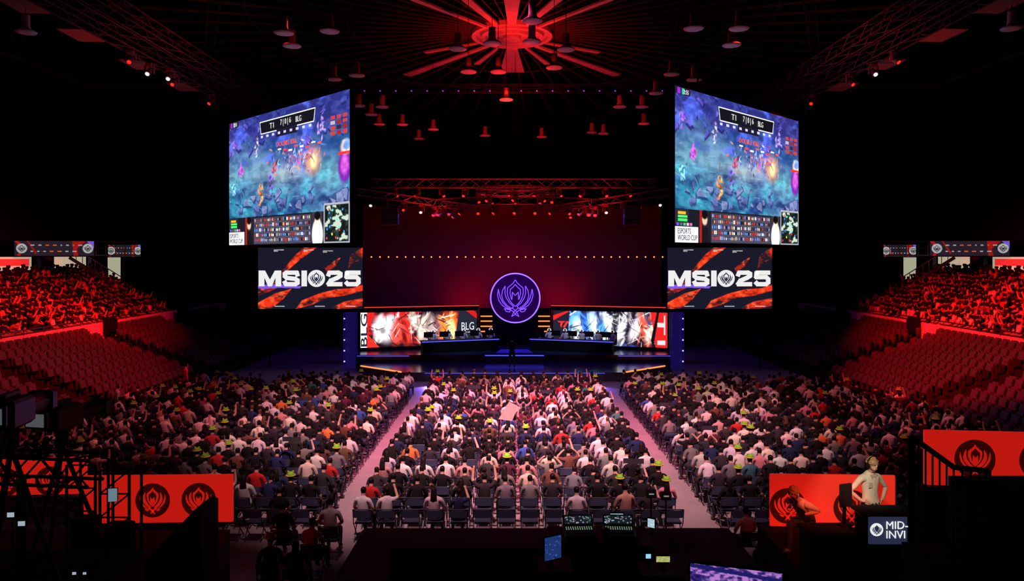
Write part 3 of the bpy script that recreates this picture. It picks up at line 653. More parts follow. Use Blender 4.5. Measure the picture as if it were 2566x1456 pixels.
def seated(arm='lap',lean=0.,turn=0.,longhair=False):
    def pt(x,y,z): yy=y+lean*(z-.52)*1.0; return (x,yy,z-abs(lean)*(z-.52)*.25)
    J={'pelvis':((0,0,.53),(.165,.13)),'belly':(pt(0,-.02,.70),(.145,.115)),'chest':(pt(0,-.03,.90),(.165,.11)),'upper':(pt(0,-.03,1.02),(.11,.085)),
       'neck':(pt(0,-.015,1.11),.050),'jaw':(pt(turn*.02,.02,1.18),(.060,.068)),'head':(pt(turn*.02,.01,1.26),(.080,.092)),'top':(pt(turn*.02,.0,1.335),(.060,.068))}
    B=[('pelvis','belly','torso'),('belly','chest','torso'),('chest','upper','torso'),('upper','neck','neck'),('neck','jaw','neck'),('jaw','head','head'),('head','top','head')]
    if longhair:
        J['h1']=(pt(0,-.08,1.2),(.08,.04)); J['h2']=(pt(0,-.12,1.0),(.085,.035)); B+=[('head','h1','hair'),('h1','h2','hair')]
    for s,n in ((-1,'l'),(1,'r')):
        J['sh'+n]=(pt(s*.175,-.03,1.01),.064)
        a=arm if not (arm=='one' and s<0) else 'lap'
        if a=='lap': E_,W_,H_=(s*.25,.03,.78),(s*.15,.24,.66),(s*.09,.32,.65)
        elif a=='up': E_,W_,H_=(s*.30,.12,1.14),(s*.27,.20,1.38),(s*.25,.22,1.47)
        elif a=='one': E_,W_,H_=(s*.27,.16,1.0),(s*.20,.26,1.22),(s*.17,.28,1.31)
        elif a=='head': E_,W_,H_=(s*.34,.02,1.08),(s*.19,-.02,1.25),(s*.12,-.02,1.30)
        elif a=='desk': E_,W_,H_=(s*.25,.12,.80),(s*.18,.36,.80),(s*.15,.44,.79)
        J['el'+n]=(pt(*E_) if a=='lap' else E_,.044); J['wr'+n]=(W_,.030); J['ha'+n]=(H_,(.040,.026))
        J['hip'+n]=((s*.10,.06,.53),.10); J['kn'+n]=((s*.13,.44,.53),.068); J['an'+n]=((s*.13,.46,.11),.045); J['to'+n]=((s*.14,.60,.05),.04)
        B+=[('upper','sh'+n,'torso'),('sh'+n,'el'+n,'uarm'),('el'+n,'wr'+n,'farm'),('wr'+n,'ha'+n,'hand'),('pelvis','hip'+n,'leg'),('hip'+n,'kn'+n,'leg'),('kn'+n,'an'+n,'leg'),('an'+n,'to'+n,'foot')]
    return J,B
PM=[M_skin,M_shirt,M_pants,M_hair,M_shoe]
specs=[('lap',0,0,False,'short','sitting upright'),('lap',.25,.5,False,'short','leaning forward'),('lap',-.08,-.5,True,'long','sitting with long hair'),('up',0,0,False,'short','both arms raised'),('one',0,.3,False,'short','holding one hand up'),('head',0,0,False,'short','hands on head'),('lap',.1,0,False,'long','in long sleeves'),('desk',.12,0,False,'short','at desk')]
HI=[];LO=[]
for a,l,t,h,sl,d in specs:
    J,B=seated(a,l,t,h); HI.append(body(J,B,2,sl)); LO.append(body(J,B,1,sl))
HIM=[m.mesh('person',PM,True) for m in HI]
XLO=[body(*seated('lap',.05),0),body(*seated('one',0),0),body(*seated('up',0),0)]
def hatmb(c):
    m=MB(); x,y,z=c
    m.ell((x,y,z+.035),(.100,.110,.072),0,12,6); m.lathe([(.09,0),(.125,-.008),(.128,.012),(.09,.03)],(x,y,z+.01),14,1)
    m.ell((x-.06,y,z+.105),(.025,.022,.030),1,8,5).ell((x+.06,y,z+.105),(.025,.022,.030),1,8,5); return m
HATM=[]
for (a,l,t,h,sl,d) in specs:
    J,B=seated(a,l,t,h); p=J['head'][0]; HATM.append(hatmb((p[0],p[1],p[2]+.02)))
HATMESH=[m.mesh('hat',[M_hat,M_hatb],True) for m in HATM]

PAL=[('white',(.85,.83,.82),25),('black',(.010,.010,.012),33),('charcoal',(.035,.035,.04),15),('grey',(.22,.21,.22),6),('cream',(.68,.60,.50),5),('navy',(.02,.03,.10),6),('red',(.55,.03,.03),3),('dusty pink',(.65,.30,.33),4),('brown',(.16,.08,.05),3),('orange',(.75,.22,.06),1.2),('teal',(.05,.16,.18),.7),('blue',(.04,.09,.35),1.3),('plum',(.10,.02,.05),3)]
PW=[p[2] for p in PAL]
# ------------------------------------------------------------------ folding chair
ch=MB()
for s in(-1,1):
    ch.path([(s*.22,-.24,.82),(s*.22,-.16,.45),(s*.22,.22,.02)],.013,5); ch.path([(s*.20,.18,.46),(s*.20,-.20,.02)],.013,5)
ch.tube((-.22,-.24,.82),(.22,-.24,.82),.013,n=5).tube((-.2,-.19,.05),(.2,-.19,.05),.01,n=4).tube((-.22,.21,.05),(.22,.21,.05),.01,n=4)
CF=ch.mesh('folding_chair',[M_chairframe])
CS=MB().box((0,.01,.455),(.40,.38,.03),b=.012).mesh('seat',[M_chairblue])
bkr=MB()
for k in range(6):
    x0=-.21+.07*k; x1=x0+.07; c=lambda x:-.235-.03*(1-(x/.21)**2)
    bkr.add([(x0,c(x0),.62),(x1,c(x1),.62),(x1,c(x1),.80),(x0,c(x0),.80),(x0,c(x0)+.02,.62),(x1,c(x1)+.02,.62),(x1,c(x1)+.02,.80),(x0,c(x0)+.02,.80)],[(0,1,2,3),(7,6,5,4),(3,2,6,7),(0,4,5,1)])
CB=bkr.mesh('backrest',[M_chairblue])
chair_all=MB(); chair_all.add(ch.v,ch.f,0); chair_all.box((0,.01,.455),(.40,.38,.03)); chair_all.add(bkr.v,bkr.f,0)

def merge(name,items,label,cat,material):
    VV=[];LL=[];LT=[];CC=[];off=0; cache={}
    for mb,pos,rz,sc,pal in items:
        k=id(mb)
        if k not in cache:
            v=np.array(mb.v); lv=np.concatenate([np.array(q) for q in mb.f]); lt=np.array([len(q) for q in mb.f]); vm=np.zeros(len(v),int)
            for q,m_ in zip(mb.f,mb.m):
                for i in q: vm[i]=m_
            cache[k]=(v,lv,lt,vm)
        v,lv,lt,vm=cache[k]; c,s=math.cos(rz),math.sin(rz)
        w=v*sc; VV.append(np.stack([w[:,0]*c-w[:,1]*s+pos[0],w[:,0]*s+w[:,1]*c+pos[1],w[:,2]+pos[2]],1)); LL.append(lv+off); LT.append(lt); CC.append(np.array(pal)[vm]); off+=len(v)
    V=np.concatenate(VV);Lp=np.concatenate(LL).astype(np.int32);Lt=np.concatenate(LT).astype(np.int32);C=np.concatenate(CC)
    me=bpy.data.meshes.new(name); me.vertices.add(len(V)); me.vertices.foreach_set('co',V.ravel()); me.loops.add(len(Lp)); me.loops.foreach_set('vertex_index',Lp)
    me.polygons.add(len(Lt)); me.polygons.foreach_set('loop_start',np.concatenate([[0],np.cumsum(Lt)[:-1]]).astype(np.int32))
    me.update(calc_edges=True); me.polygons.foreach_set('use_smooth',[True]*len(Lt))
    at=me.color_attributes.new('Col','FLOAT_COLOR','POINT'); at.data.foreach_set('color',np.concatenate([C,np.ones((len(C),1))],1).ravel().astype(np.float32))
    me.materials.append(material); return obj(name,me,label=label,cat=cat,kind='stuff')
SKC=(.52,.31,.23);HRC=(.012,.009,.009);PTC=(.02,.022,.03);SHC=(.15,.15,.15)

# ------------------------------------------------------------------ floor audience
seats=[]
for i in range(22):
    y=17.7+.85*i
    for k in range(14): seats.append((-3.65+.585*k,y,0,1,i))
    for k in range(11):
        seats.append((-11.0+.585*k,y,-.04,0,i)); seats.append((5.55+.585*k,y,.04,2,i))
    if 3<=i<=20:
        for k in range(8):
            x=12.2+.585*k
            if x>16.3: continue
            if i>15 and k>5: continue
            yy=y+.22*(x-12.2)
            seats.append((-x,yy,-.22,3,i)); seats.append((x+.2,yy,.22,4,i))
for x,y in ((-4.3,15.6),(-4.9,14.6),(-4.3,14.4),(-5.2,16.4),(-4.2,16.6),(5.35,16.3),(6.2,16.5),(5.5,15.3),(6.3,15.0),(7.0,15.8)): seats.append((x,y,0,0,2))
seats.sort(key=lambda s:s[1]**2+s[0]**2*.6)
persons=[];chairs=[]
def vis(x,y):
    u=1283+x/y*1800
    return 0<u<2566
for x,y,rz,blk,row in seats:
    if not vis(x,y): continue
    chairs.append((x,y,rz))
    pr=.96
    if row==0: pr=.25 if blk!=1 else .45
    if row==1: pr=.75
    if blk>=3: pr=.92
    if R()<pr: persons.append((x,y,rz))
pcount=0; stuff=[]
for (x,y,rz) in persons:
    ci=random.choices(range(len(PAL)),PW)[0]; cn,col,_=PAL[ci]; col=tuple(c*U(.8,1.1) for c in col)
    vi=random.choices(range(7),[40,14,9,2.5,4,2,16])[0]; hat=R()<.09; s=U(.95,1.05); px,py,r=x+U(-.04,.04),y+U(-.04,.03),rz+U(-.25,.25)
    if pcount<300:
        o=bpy.data.objects.new('person',HIM[vi]); COL.objects.link(o); o.location=(px,py,-.0); o.rotation_euler=(0,0,r); o.scale=(s,s,s); o.color=(*col,1)
        o['label']='person in %s %s, %s%s'%(cn,'top' if specs[vi][4]=='long' else 't-shirt',specs[vi][5],', wearing lime hat' if hat else ' on folding chair'); o['category']='person'; o['group']='seated floor audience'
        if hat:
            h=bpy.data.objects.new('hat',HATMESH[vi]); COL.objects.link(h); h.parent=o
        pcount+=1
    else:
        skc=tuple(c*U(.7,1.15) for c in SKC); hc=HRC if R()<.85 else (.12,.06,.03)
        stuff.append((LO[vi],(px,py,0),r,s,[skc,col,PTC,hc,SHC]))
        if hat: stuff.append((HATM[vi],(px,py,0),r,s,[(.22,.62,.04),(.60,.62,.04)]))
merge('seated_crowd',stuff,'dense seated audience in mixed t-shirts facing the stage','audience',M_crowd)
cst=[]
for i,(x,y,rz) in enumerate(chairs):
    if i<300:
        o=obj('folding_chair',CF,loc=(x,y,0),rz=rz,label='dark blue steel folding chair on the arena floor',cat='chair',group='folding chairs on arena floor')
        obj('seat',CS,o); obj('backrest',CB,o)
    else: cst.append((chair_all,(x,y,0),rz,1,[(.03,.04,.08)]))
merge('folding_chair_rows',cst,'rows of dark folding chairs under the audience','chairs',M_crowd)
# ------------------------------------------------------------------ stadium seats lower tiers
ss=MB()
ss.add([(-.22,-.20,.42),(.22,-.20,.42),(.22,-.26,.74),(-.22,-.26,.74),(-.20,-.16,.42),(.20,-.16,.42),(.20,-.22,.74),(-.20,-.22,.74),(-.18,-.27,.78),(.18,-.27,.78),(.18,-.23,.78),(-.18,-.23,.78)],
       [(0,1,2,3),(7,6,5,4),(0,3,7,4),(1,5,6,2),(3,2,9,8),(6,7,11,10),(8,9,10,11),(0,4,5,1)])
ss.box((0,-.08,.55),(.42,.07,.36),0,rx=.28,b=.02); ss.box((-.25,-.12,.35),(.04,.25,.5)); ss.box((0,-.2,.2),(.06,.06,.4))
SSM=ss.mesh('stadium_seat',[M_seat])
sl=[]
for sx in(-1,1):
    for i in range(NR):
        y=21.2
        while y<56:
            if not any(abs(y-a)<.75 for a in AIS):
                X=sx*(rowx(i)+.22)
                if abs(X/y*1800)<1300: sl.append((X,y,rowz(i),sx))
            y+=.56
sl.sort(key=lambda s:s[1])
sst=[]
for n,(x,y,z,sx) in enumerate(sl):
    rz=-pi/2 if sx<0 else pi/2
    if n<300: obj('stadium_seat',SSM,loc=(x,y,z),rz=rz,label='empty folded plastic stadium seat lit red',cat='seat',group='empty seats on the lower tiers')
    else: sst.append((ss,(x,y,z),rz,1,[(.065,.03,.03)] if y<48 else [(.03,.02,.02)]))  # far seats darker: the dim light there is painted into their colour
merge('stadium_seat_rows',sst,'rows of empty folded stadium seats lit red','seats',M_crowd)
us=[]
for sx in(-1,1):
    for i in range(UP):
        y=29.5
        lim=54.5-(UP-1-i)*.55
        while y<lim:
            if not (abs(y-36.5)<.5 or abs(y-45)<.5) and R()<.96:
                ci=random.choices(range(len(PAL)),[11,36,18,6,5,6,5,5,4,2,1,2,5])[0]; col=tuple(c*U(.7,1.1) for c in PAL[ci][1])
                us.append((random.choices(XLO,[8,1.5,.5])[0],(sx*(urx(i)+.1)+U(-.05,.05),y+U(-.08,.08),urz(i)-.0),(-pi/2 if sx<0 else pi/2)+U(-.3,.3)+(.5 if sx<0 else -.5),U(.92,1.08),[SKC,col,PTC,HRC,SHC]))
            y+=.50
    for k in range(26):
        us.append((XLO[0],(sx*(31.4),44+k*.42+U(-.15,.15),4.98),(-pi/2 if sx<0 else pi/2),U(.95,1.1),[(.03,.01,.01),(.02,.01,.01),PTC,HRC,SHC]))  # near-black skin and shirts: silhouette shade painted into the colours
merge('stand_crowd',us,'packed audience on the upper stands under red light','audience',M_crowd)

# ------------------------------------------------------------------ players on stage
gc=MB().box((0,-.02,.45),(.5,.5,.1),b=.03).box((0,-.29,.84),(.46,.08,.7),b=.03).tube((0,0,.08),(0,0,.42),.03)
for k in range(5): gc.tube((0,0,.08),(.3*math.cos(k*2*pi/5),.3*math.sin(k*2*pi/5),.025),.02)
GC=gc.mesh('gaming_chair',[M_black])
for i,(c,a) in enumerate(PLAYERPOS):
    obj('gaming_chair',GC,loc=c,rz=a+pi,label='black high-backed gaming chair at team desk',cat='chair',group='gaming chairs at the team desks')
    o=bpy.data.objects.new('person',HIM[7]); COL.objects.link(o); o.location=c; o.rotation_euler=(0,0,a+pi+U(-.15,.15)); o.color=(.85,.85,.9,1) if i>=5 else (.75,.76,.82,1)
    o['label']='player in pale jersey seated at gaming desk wearing headset'; o['category']='person'; o['group']='players on stage'
    J,B=seated('desk',.12); h=J['head'][0]
    if i==0:
        hs=MB().path([(h[0]+.11*math.cos(t),h[1],h[2]+.11*math.sin(t)) for t in np.linspace(0,pi,9)],.014,5); hs.ell((h[0]-.1,h[1],h[2]-.01),(.03,.045,.05)).ell((h[0]+.1,h[1],h[2]-.01),(.03,.045,.05)); HSM=hs.mesh('headset',[M_white],True)
    obj('headset',HSM,o)

# ------------------------------------------------------------------ standing people
def standing(arms='hips',bow=.0):
    J={'pelvis':((0,0,.97),(.155,.115)),'belly':((0,.01,1.12),(.135,.10)),'chest':((0,0,1.30),(.165,.11)),'upper':((0,0,1.43),(.11,.085)),'neck':((0,.01,1.52),.052),'jaw':((0,.05+bow,1.575),(.058,.066)),'head':((0,.045+bow,1.655),(.082,.094)),'top':((0,.03+bow,1.73),(.062,.07))}
    B=[('pelvis','belly','torso'),('belly','chest','torso'),('chest','upper','torso'),('upper','neck','neck'),('neck','jaw','neck'),('jaw','head','head'),('head','top','head')]
    fing=[]
    for s,n in((-1,'l'),(1,'r')):
        if arms=='hips': e,w_,h=(s*.37,-.04,1.20),(s*.225,.05,1.06),(s*.165,.095,1.04)
        elif arms=='camera': e,w_,h=(s*.27,.10,1.22),(s*.16,.28,1.36),(s*.10,.33,1.40)
        else: e,w_,h=(s*.23,-.02,1.16),(s*.24,.06,.92),(s*.24,.09,.83)
        J['sh'+n]=((s*.18,0,1.42),.060);J['el'+n]=(e,.042);J['wr'+n]=(w_,.029);J['ha'+n]=(h,(.04,.022))
        J['hip'+n]=((s*.10,0,.90),.10);J['kn'+n]=((s*.12,.02,.50),.066);J['an'+n]=((s*.13,-.01,.11),.045);J['to'+n]=((s*.15,.15,.045),.04)
        B+=[('upper','sh'+n,'torso'),('sh'+n,'el'+n,'uarm'),('el'+n,'wr'+n,'farm'),('wr'+n,'ha'+n,'hand'),('pelvis','hip'+n,'leg'),('hip'+n,'kn'+n,'leg'),('kn'+n,'an'+n,'leg'),('an'+n,'to'+n,'foot')]
        H=Vector(h); d=(H-Vector(w_)).normalized(); side=d.cross(Vector((s,0,0))).normalized()
        for k,l in enumerate((.062,.075,.07,.055)):
            b=H+side*(k-1.5)*.021; fing.append(([tuple(b-d*.01),tuple(b+d*l*.5),tuple(b+d*l+Vector((-s*.012,0,-.012)))],[.010,.009,.0075]))
        t=H+side*(-.03)-d*.02; fing.append(([tuple(t),tuple(t-side*.03+d*.02),tuple(t-side*.04+d*.05)],[.012,.010,.008]))
    return J,B,fing
def addperson(J,B,F,loc,rz,col,label,sleeve='short',hair=None,face=True):
    mb=body(J,B,2,sleeve,F,face); mats=list(PM)
    if hair: mats[3]=hair
    o=obj('person',mb.mesh('person',mats,True),loc=loc,rz=rz,label=label,cat='person'); o.color=(*col,1)
    h=Vector(J['head'][0])
    if face:
        for s in(-1,1): mk(MB().ell((h.x+s*.03,h.y+.086,h.z+.012),(.011,.008,.007),0,8,5),'eye',[mat('eye_dark',(.03,.02,.02),.3)],o)
        mk(MB().ell((h.x,h.y+.084,h.z-.055),(.024,.008,.007),0,8,5),'mouth',[mat('lip',(.4,.12,.1),.5)],o)
    return o,h
M_blond=mat('light_brown_hair',(.34,.18,.08),.6,var=.4,scale=40)
PZ=1.8
def curls(h,n):
    hm=MB().ell((h.x,h.y-.015,h.z+.03),(.092,.100,.092),0,14,8)
    for k in range(n):
        a=U(0,2*pi); t=U(-.1,1.4); x=h.x+.082*math.cos(t)*math.cos(a); y=h.y-.018+.090*math.cos(t)*math.sin(a); z=h.z+.03+.09*math.sin(t)
        if y>h.y+.045 and z<h.z+.07: continue
        hm.ell((x,y,z),(.024,.024,.020),0,7,4)
    return hm
J,B,F=standing('hips',.03)
ca,h=addperson(J,B,F,(6.1,12.25,PZ),pi+.28,(.74,.64,.50),'standing presenter in cream short-sleeved shirt and headset, hands on hips',hair=M_blond)
mk(curls(h,80),'hair',[M_blond],ca,smooth=True)
hs=MB().path([(h.x+.118*math.cos(t),h.y,h.z+.0+.135*math.sin(t)) for t in np.linspace(0,pi,13)],.011,6); hs.ell((h.x-.1,h.y,h.z-.01),(.025,.04,.045)).ell((h.x+.1,h.y,h.z-.01),(.025,.04,.045)).path([(h.x+.1,h.y+.02,h.z-.03),(h.x+.08,h.y+.10,h.z-.07),(h.x+.03,h.y+.125,h.z-.07)],.005)
mk(hs,'headset',[M_black],ca,smooth=True)
mk(MB().prism([(-.07,1.49),(.07,1.49),(.035,1.42),(0,1.46),(-.035,1.42)],.085,.10),'collar',[mat('cream_collar',(.5,.42,.32),.8)],ca)
mk(MB().box((0,.112,1.28),(.012,.012,.26),b=.003),'button_placket',[mat('cream_collar')],ca)
mk(MB().box((.075,.108,1.32),(.08,.012,.09),b=.004),'shirt_pocket',[mat('cream_collar')],ca)
J,B=seated('desk',.7)
cb,h=addperson(J,B,[],(5.22,12.6,PZ),pi-.9,(.90,.85,.82),'seated presenter leaning over desk in pale shirt lit red',hair=M_blond,face=True)
mk(curls(h,70),'hair',[M_blond],cb,smooth=True)
stool=MB().lathe([(.02,.42),(.17,.42),(.19,.44),(.17,.47),(.02,.47)],n=18).tube((0,0,.02),(0,0,.42),.03,n=8).lathe([(.02,.03),(.22,.02),(.23,0)],n=18)
mk(stool,'stool',[M_black],loc=(5.22,12.6,PZ),label='round black stool on presenter platform',cat='stool')
J,B,F=standing('camera')
cm,h=addperson(J,B,F,(0,41.3,.5),0,(.02,.02,.02),'camera operator in black standing on the stage apron',face=False)
tc=mk(MB().box((0,0,0),(.18,.45,.22),b=.02).tube((0,.22,0),(0,.42,0),.06,.07,n=12).box((-.12,-.1,.06),(.03,.16,.12)),'video_camera',[M_black],loc=(0.02,41.72,2.02),label='black shoulder video camera held by operator',cat='camera')
for x,y,c,lb in ((-15.9,35,(.55,.2,.2),'usher in red-lit shirt standing beside lower seats'),(-16.1,29.3,(.5,.4,.42),'person in pale shirt standing beside floor seats')):
    J,B,F=standing('side'); addperson(J,B,F,(x,y,0),-.9,c,lb,face=False)
# ------------------------------------------------------------------ held banners and flag
def hb(x,y,z,w,h,c,lab):
    n=8; m=MB()
    for i in range(n):
        x0=-w/2+w*i/n;x1=x0+w/n; m.add([(x0,.02*math.sin(i),-h/2),(x1,.02*math.sin(i+1),-h/2),(x1,.02*math.sin(i+1),h/2),(x0,.02*math.sin(i),h/2)],[(0,1,2,3)])
    mk(m,'cheering_banner',[mat('banner_cloth_dark',c,.8)],loc=(x,y,z),rz=U(-.1,.1),label=lab,cat='banner')
for x,y in ((3.25,19.2),(-6.6,21.5),(5.7,26.5),(-1.6,30),(1.4,29),(6.3,22.9),(-8,27.5)): hb(x,y,1.5,.55,.14,(.03,.03,.05),'small dark cheering banner held overhead in audience')
fl=MB().prism([(-.38,-.3),(.0,.32),(.42,.10),(.22,-.08),(.1,-.36)],0,.01)
mk(fl,'white_flag',[mat('flag_cloth',(.50,.40,.40),.8)],loc=(-.1,25.2,1.55),label='white cloth flag held above seated audience',cat='flag')

# ------------------------------------------------------------------ front of house
foh=mk(MB().slab([(-3.6,8),(5.0,8),(5.0,16.6),(-3.4,16.6)],0,.7),'control_riser',[M_black],label='black low riser for the technical control area',cat='platform')
def table(x,y,w,d,z,h,lab,rz=0):
    t=mk(MB().box((0,0,h-.025),(w,d,.05),b=.015).box((0,-d/2+.02,(h-.05)/2),(w,.03,h-.05)),'equipment_table',[M_black],loc=(x,y,z),rz=rz,label=lab,cat='table')
    for s in(-1,1): mk(MB().box((s*(w/2-.06),0,(h-.05)/2),(.05,d-.1,h-.05)),'leg',[M_black],t)
    return t
table(-.9,14.6,3.0,1.0,.7,.55,'long low table covered in black cloth in control area')
table(1.7,14.1,2.0,1.0,.7,.80,'black table carrying two mixing consoles')
def console(x,y,z,rz):
    c=mk(MB().box((0,0,.06),(.62,.55,.12),rx=.12,b=.02).box((0,.24,.22),(.6,.06,.2),rx=-.3,b=.015),'mixing_console',[M_grey],loc=(x,y,z),rz=rz,label='digital lighting console with faders and lit touch screens',cat='mixing console')
    p=Pic(60,20,(.08,.10,.12),3); rr=np.random.default_rng(int(x*100)%97)
    for k in range(40): a=rr.uniform(0,.95); b=rr.uniform(0,.9); p.rect(a,b,a+.05,b+.12,tuple(rr.uniform(.2,.8,1)*np.array([.85,.95,1])*rr.uniform(.8,1.1,3)))
    d=obj('display',p.mesh('display',.54,.15),c,loc=(0,.20,.24)); d.rotation_euler=(-.3,0,0)
    fd=MB().box((0,-.12,.122),(.58,.06,.006),rx=.12); kk=MB().box((0,.03,.128),(.56,.16,.006),rx=.12)
    for k in range(14): fd.box((-.26+k*.04,-.12,.128),(.012,.03,.02),rx=.12)
    for r_ in range(3):
        for k in range(12): kk.box((-.25+k*.045,-.02+r_*.05,.132+r_*.004),(.02,.02,.01),1)
    mk(fd,'fader_panel',[mat('fader_cap',(.3,.3,.3),.4)],c); mk(kk,'button_panel',[M_black,mat('lit_buttons',(.3,.8,.3),.4,emis=(.5,.65,.5),es=.4,var=.6,scale=50)],c)
console(1.32,14.1,1.5,.05); console(2.1,14.1,1.5,-.05)
def monitor(x,y,z,w,h,rz,seed,base,lab,nm='computer_monitor'):
    o=mk(MB().box((0,.02,h/2+.12),(w+.04,.03,h+.04),b=.01),nm,[M_black],loc=(x,y,z),rz=rz,label=lab,cat='monitor')
    mk(MB().box((0,.05,.1),(.05,.03,.2)).box((0,.03,.01),(w*.45,.2,.02)),'monitor_stand',[M_black],o)
    p=Pic(80,46,base,w/h); rr=np.random.default_rng(seed)
    for k in range(60):
        a=rr.uniform(0,1);b=rr.uniform(0,1); p.rect(a,b,a+rr.uniform(.02,.12),b+rr.uniform(.02,.05),tuple(np.clip(np.array(base)*rr.uniform(.3,1.8)+rr.uniform(0,.1,3),0,1)))
    obj('display',p.mesh('display',w,h),o,loc=(0,-.002,h/2+.12)); return o
monitor(.72,12.6,1.55,.34,.40,.5,1,(.10,.18,.38),'tall monitor glowing blue in control area')
table(.75,12.7,.6,.7,.7,.85,'small black table under blue monitor')
monitor(2.75,14.2,1.5,.14,.17,-.5,2,(.6,.7,.75),'small bright laptop screen on console table')
monitor(2.12,14.55,1.5,.26,.15,0,3,(.45,.65,.65),'small lit touch screen behind console')
table(2.6,12.6,.75,.6,.7,.8,'flight case table in control area'); monitor(2.65,12.6,1.5,.24,.10,0,4,(.6,.6,.35),'yellow-green lit control display on flight case')
monitor(2.42,12.75,1.5,.09,.08,0,14,(.5,.75,.9),'tiny bright phone-sized display on flight case')
p=Pic(140,80,(.25,.18,.45),1.77); f=p.fbm(20,5); p.blend(np.clip((f-.45)*6,0,1),(.75,.5,.8),.8); p.blend(np.clip((.42-f)*7,0,1),(.08,.05,.3),.9); p.poly([(0,0),(1,.12),(1,.2),(0,.08)],(.1,.1,.35))
mo=mk(MB().box((0,.03,0),(1.15,.05,.68),b=.01),'preview_monitor',[M_black],loc=(2.8,9.0,2.77),rz=-.28,label='preview monitor showing violet picture of the crowd',cat='monitor')
mk(MB().box((0,.06,-.5),(.06,.04,.5)).box((0,.06,-.77),(.4,.3,.03)),'monitor_stand',[M_black],mo)
obj('display',p.mesh('display',1.1,.62),mo)
table(2.8,9.1,1.4,.8,.7,1.28,'tall black table under preview monitor')
for x,y,z in ((3.3,17.05,0),(3.62,16.9,0)):
    s=MB().tube((0,0,.02),(0,0,1.25),.02,n=8)
    for k in range(3): s.tube((0,0,.3),(.25*math.cos(k*2.1),.25*math.sin(k*2.1),0.01),.012)
    s.box((0,-.02,1.35),(.24,.05,.2),rx=-.25,b=.01)
    r=mk(s,'display_stand',[M_black],loc=(x,y,z),label='small display on black pole stand beside aisle',cat='stand')
    mk(MB().box((0,-.055,1.35),(.12,.01,.03),rx=-.25),'small_display',[mat('pale_ui',(.3,.4,.3),.5,emis=(.4,.5,.4),es=.35)],r)
for (x,y,z,vi,c) in ((1.72,13.1,.7,0,(.02,.02,.02)),):
    o=bpy.data.objects.new('person',HIM[vi]); COL.objects.link(o); o.location=(x,y,z); o.color=(*c,1); o['label']='technician in black seated at control desk'; o['category']='person'
    obj('office_chair',GC,loc=(x,y,z),label='black office chair at control desk',cat='chair')

# ------------------------------------------------------------------ presenter platform and barriers
plat=mk(MB().slab([(4.75,10.6),(10.5,10.6),(10.5,13.9),(4.75,13.9)],0,PZ),'presenter_platform',[M_black],label='black raised platform for broadcast presenters',cat='platform')
def emblem_banner(name,w,h,loc,rz,discs,lab,rad):
    b=mk(MB().box((0,.04,0),(w,.06,h),b=.01),name,[M_banner],loc=loc,rz=rz,label=lab,cat='barrier')
    for cx,cz in discs:
        n=40; d=MB().prism([(rad*math.cos(2*pi*i/n),rad*math.sin(2*pi*i/n)) for i in range(n)],-.004,0.0)
        e=mk(d,'emblem_disc',[M_bannerdark],b,loc=(cx,0,cz))
        k=MB()
        for P in SHAPES: k.prism([(x*rad*.9,y*rad*.9) for x,y in P],-.012,-.005)
        mk(k,'emblem_crest',[M_banner],e)
        k=MB().prism([(x*rad*.9,y*rad*.9) for x,y in INNER],-.02,-.013); mk(k,'emblem_centre',[M_bannerdark],e)
    return b
emblem_banner('barrier_banner',2.35,1.0,(6.12,13.7,2.31),-.04,[(-.85,-.1),(.35,-.12)],'red vinyl barrier banner with dark round emblems behind presenters',.34)
emblem_banner('barrier_banner',2.9,.85,(7.85,11.0,3.86),-.1,[(-.72,0),(.22,0),(1.1,0)],'tall red barrier banner with dark round emblems beside stairs',.30)
mk(MB().box((7.85,11.25,2.6),(2.9,.3,1.6)),'side_riser',[M_black],label='black riser under red barrier banner',cat='platform')
pdk=mk(MB().box((0,0,1.27),(.8,.5,.05),b=.015).box((0,.0,.625),(.7,.4,1.25),b=.02),'presenter_podium',[M_black],loc=(5.85,11.35,PZ-.12),label='black presenter podium with event sign on the front',cat='podium')
sg=mk(MB().box((0,0,0),(.60,.03,.42),b=.01),'sign_panel',[M_navy],pdk,loc=(-.06,-.28,1.08))
text('MID-\nINVI',.33,.26,sg,(.13,-.03,.02),M_white)
k=MB().prism([(.10*math.cos(2*pi*i/28),.10*math.sin(2*pi*i/28)) for i in range(28)],-.022,-.018); mk(k,'emblem_disc',[M_white],sg,loc=(-.18,0,.02))
k=MB()
for P in SHAPES: k.prism([(x*.088,y*.088) for x,y in P],-.028,-.023)
mk(k,'emblem_crest',[M_navy],sg,loc=(-.18,0,.02))
mt_=mk(MB().box((0,0,.50),(.24,.04,.38),b=.01),'computer_monitor',[M_black],loc=(5.48,11.8,PZ+.76),rz=.3,label='black monitor seen from behind on presenter table',cat='monitor')
mk(MB().box((0,.03,.18),(.05,.03,.36)).box((0,.02,.01),(.2,.16,.02)),'monitor_stand',[M_black],mt_)
table(5.15,11.7,.85,.5,PZ,.76,'black presenter side table',0.0)
pf=mk(MB().box((0,0,.05),(.3,.14,.1),b=.02).box((-.16,0,.1),(.02,.06,.16)).box((.16,0,.1),(.02,.06,.16)),'floor_lamp_fixture',[M_black],loc=(5.72,13.2,PZ),label='small uplight glowing orange on platform',cat='lamp')
mk(MB().box((0,-.01,.105),(.26,.1,.012)),'lens',[M_orange],pf)
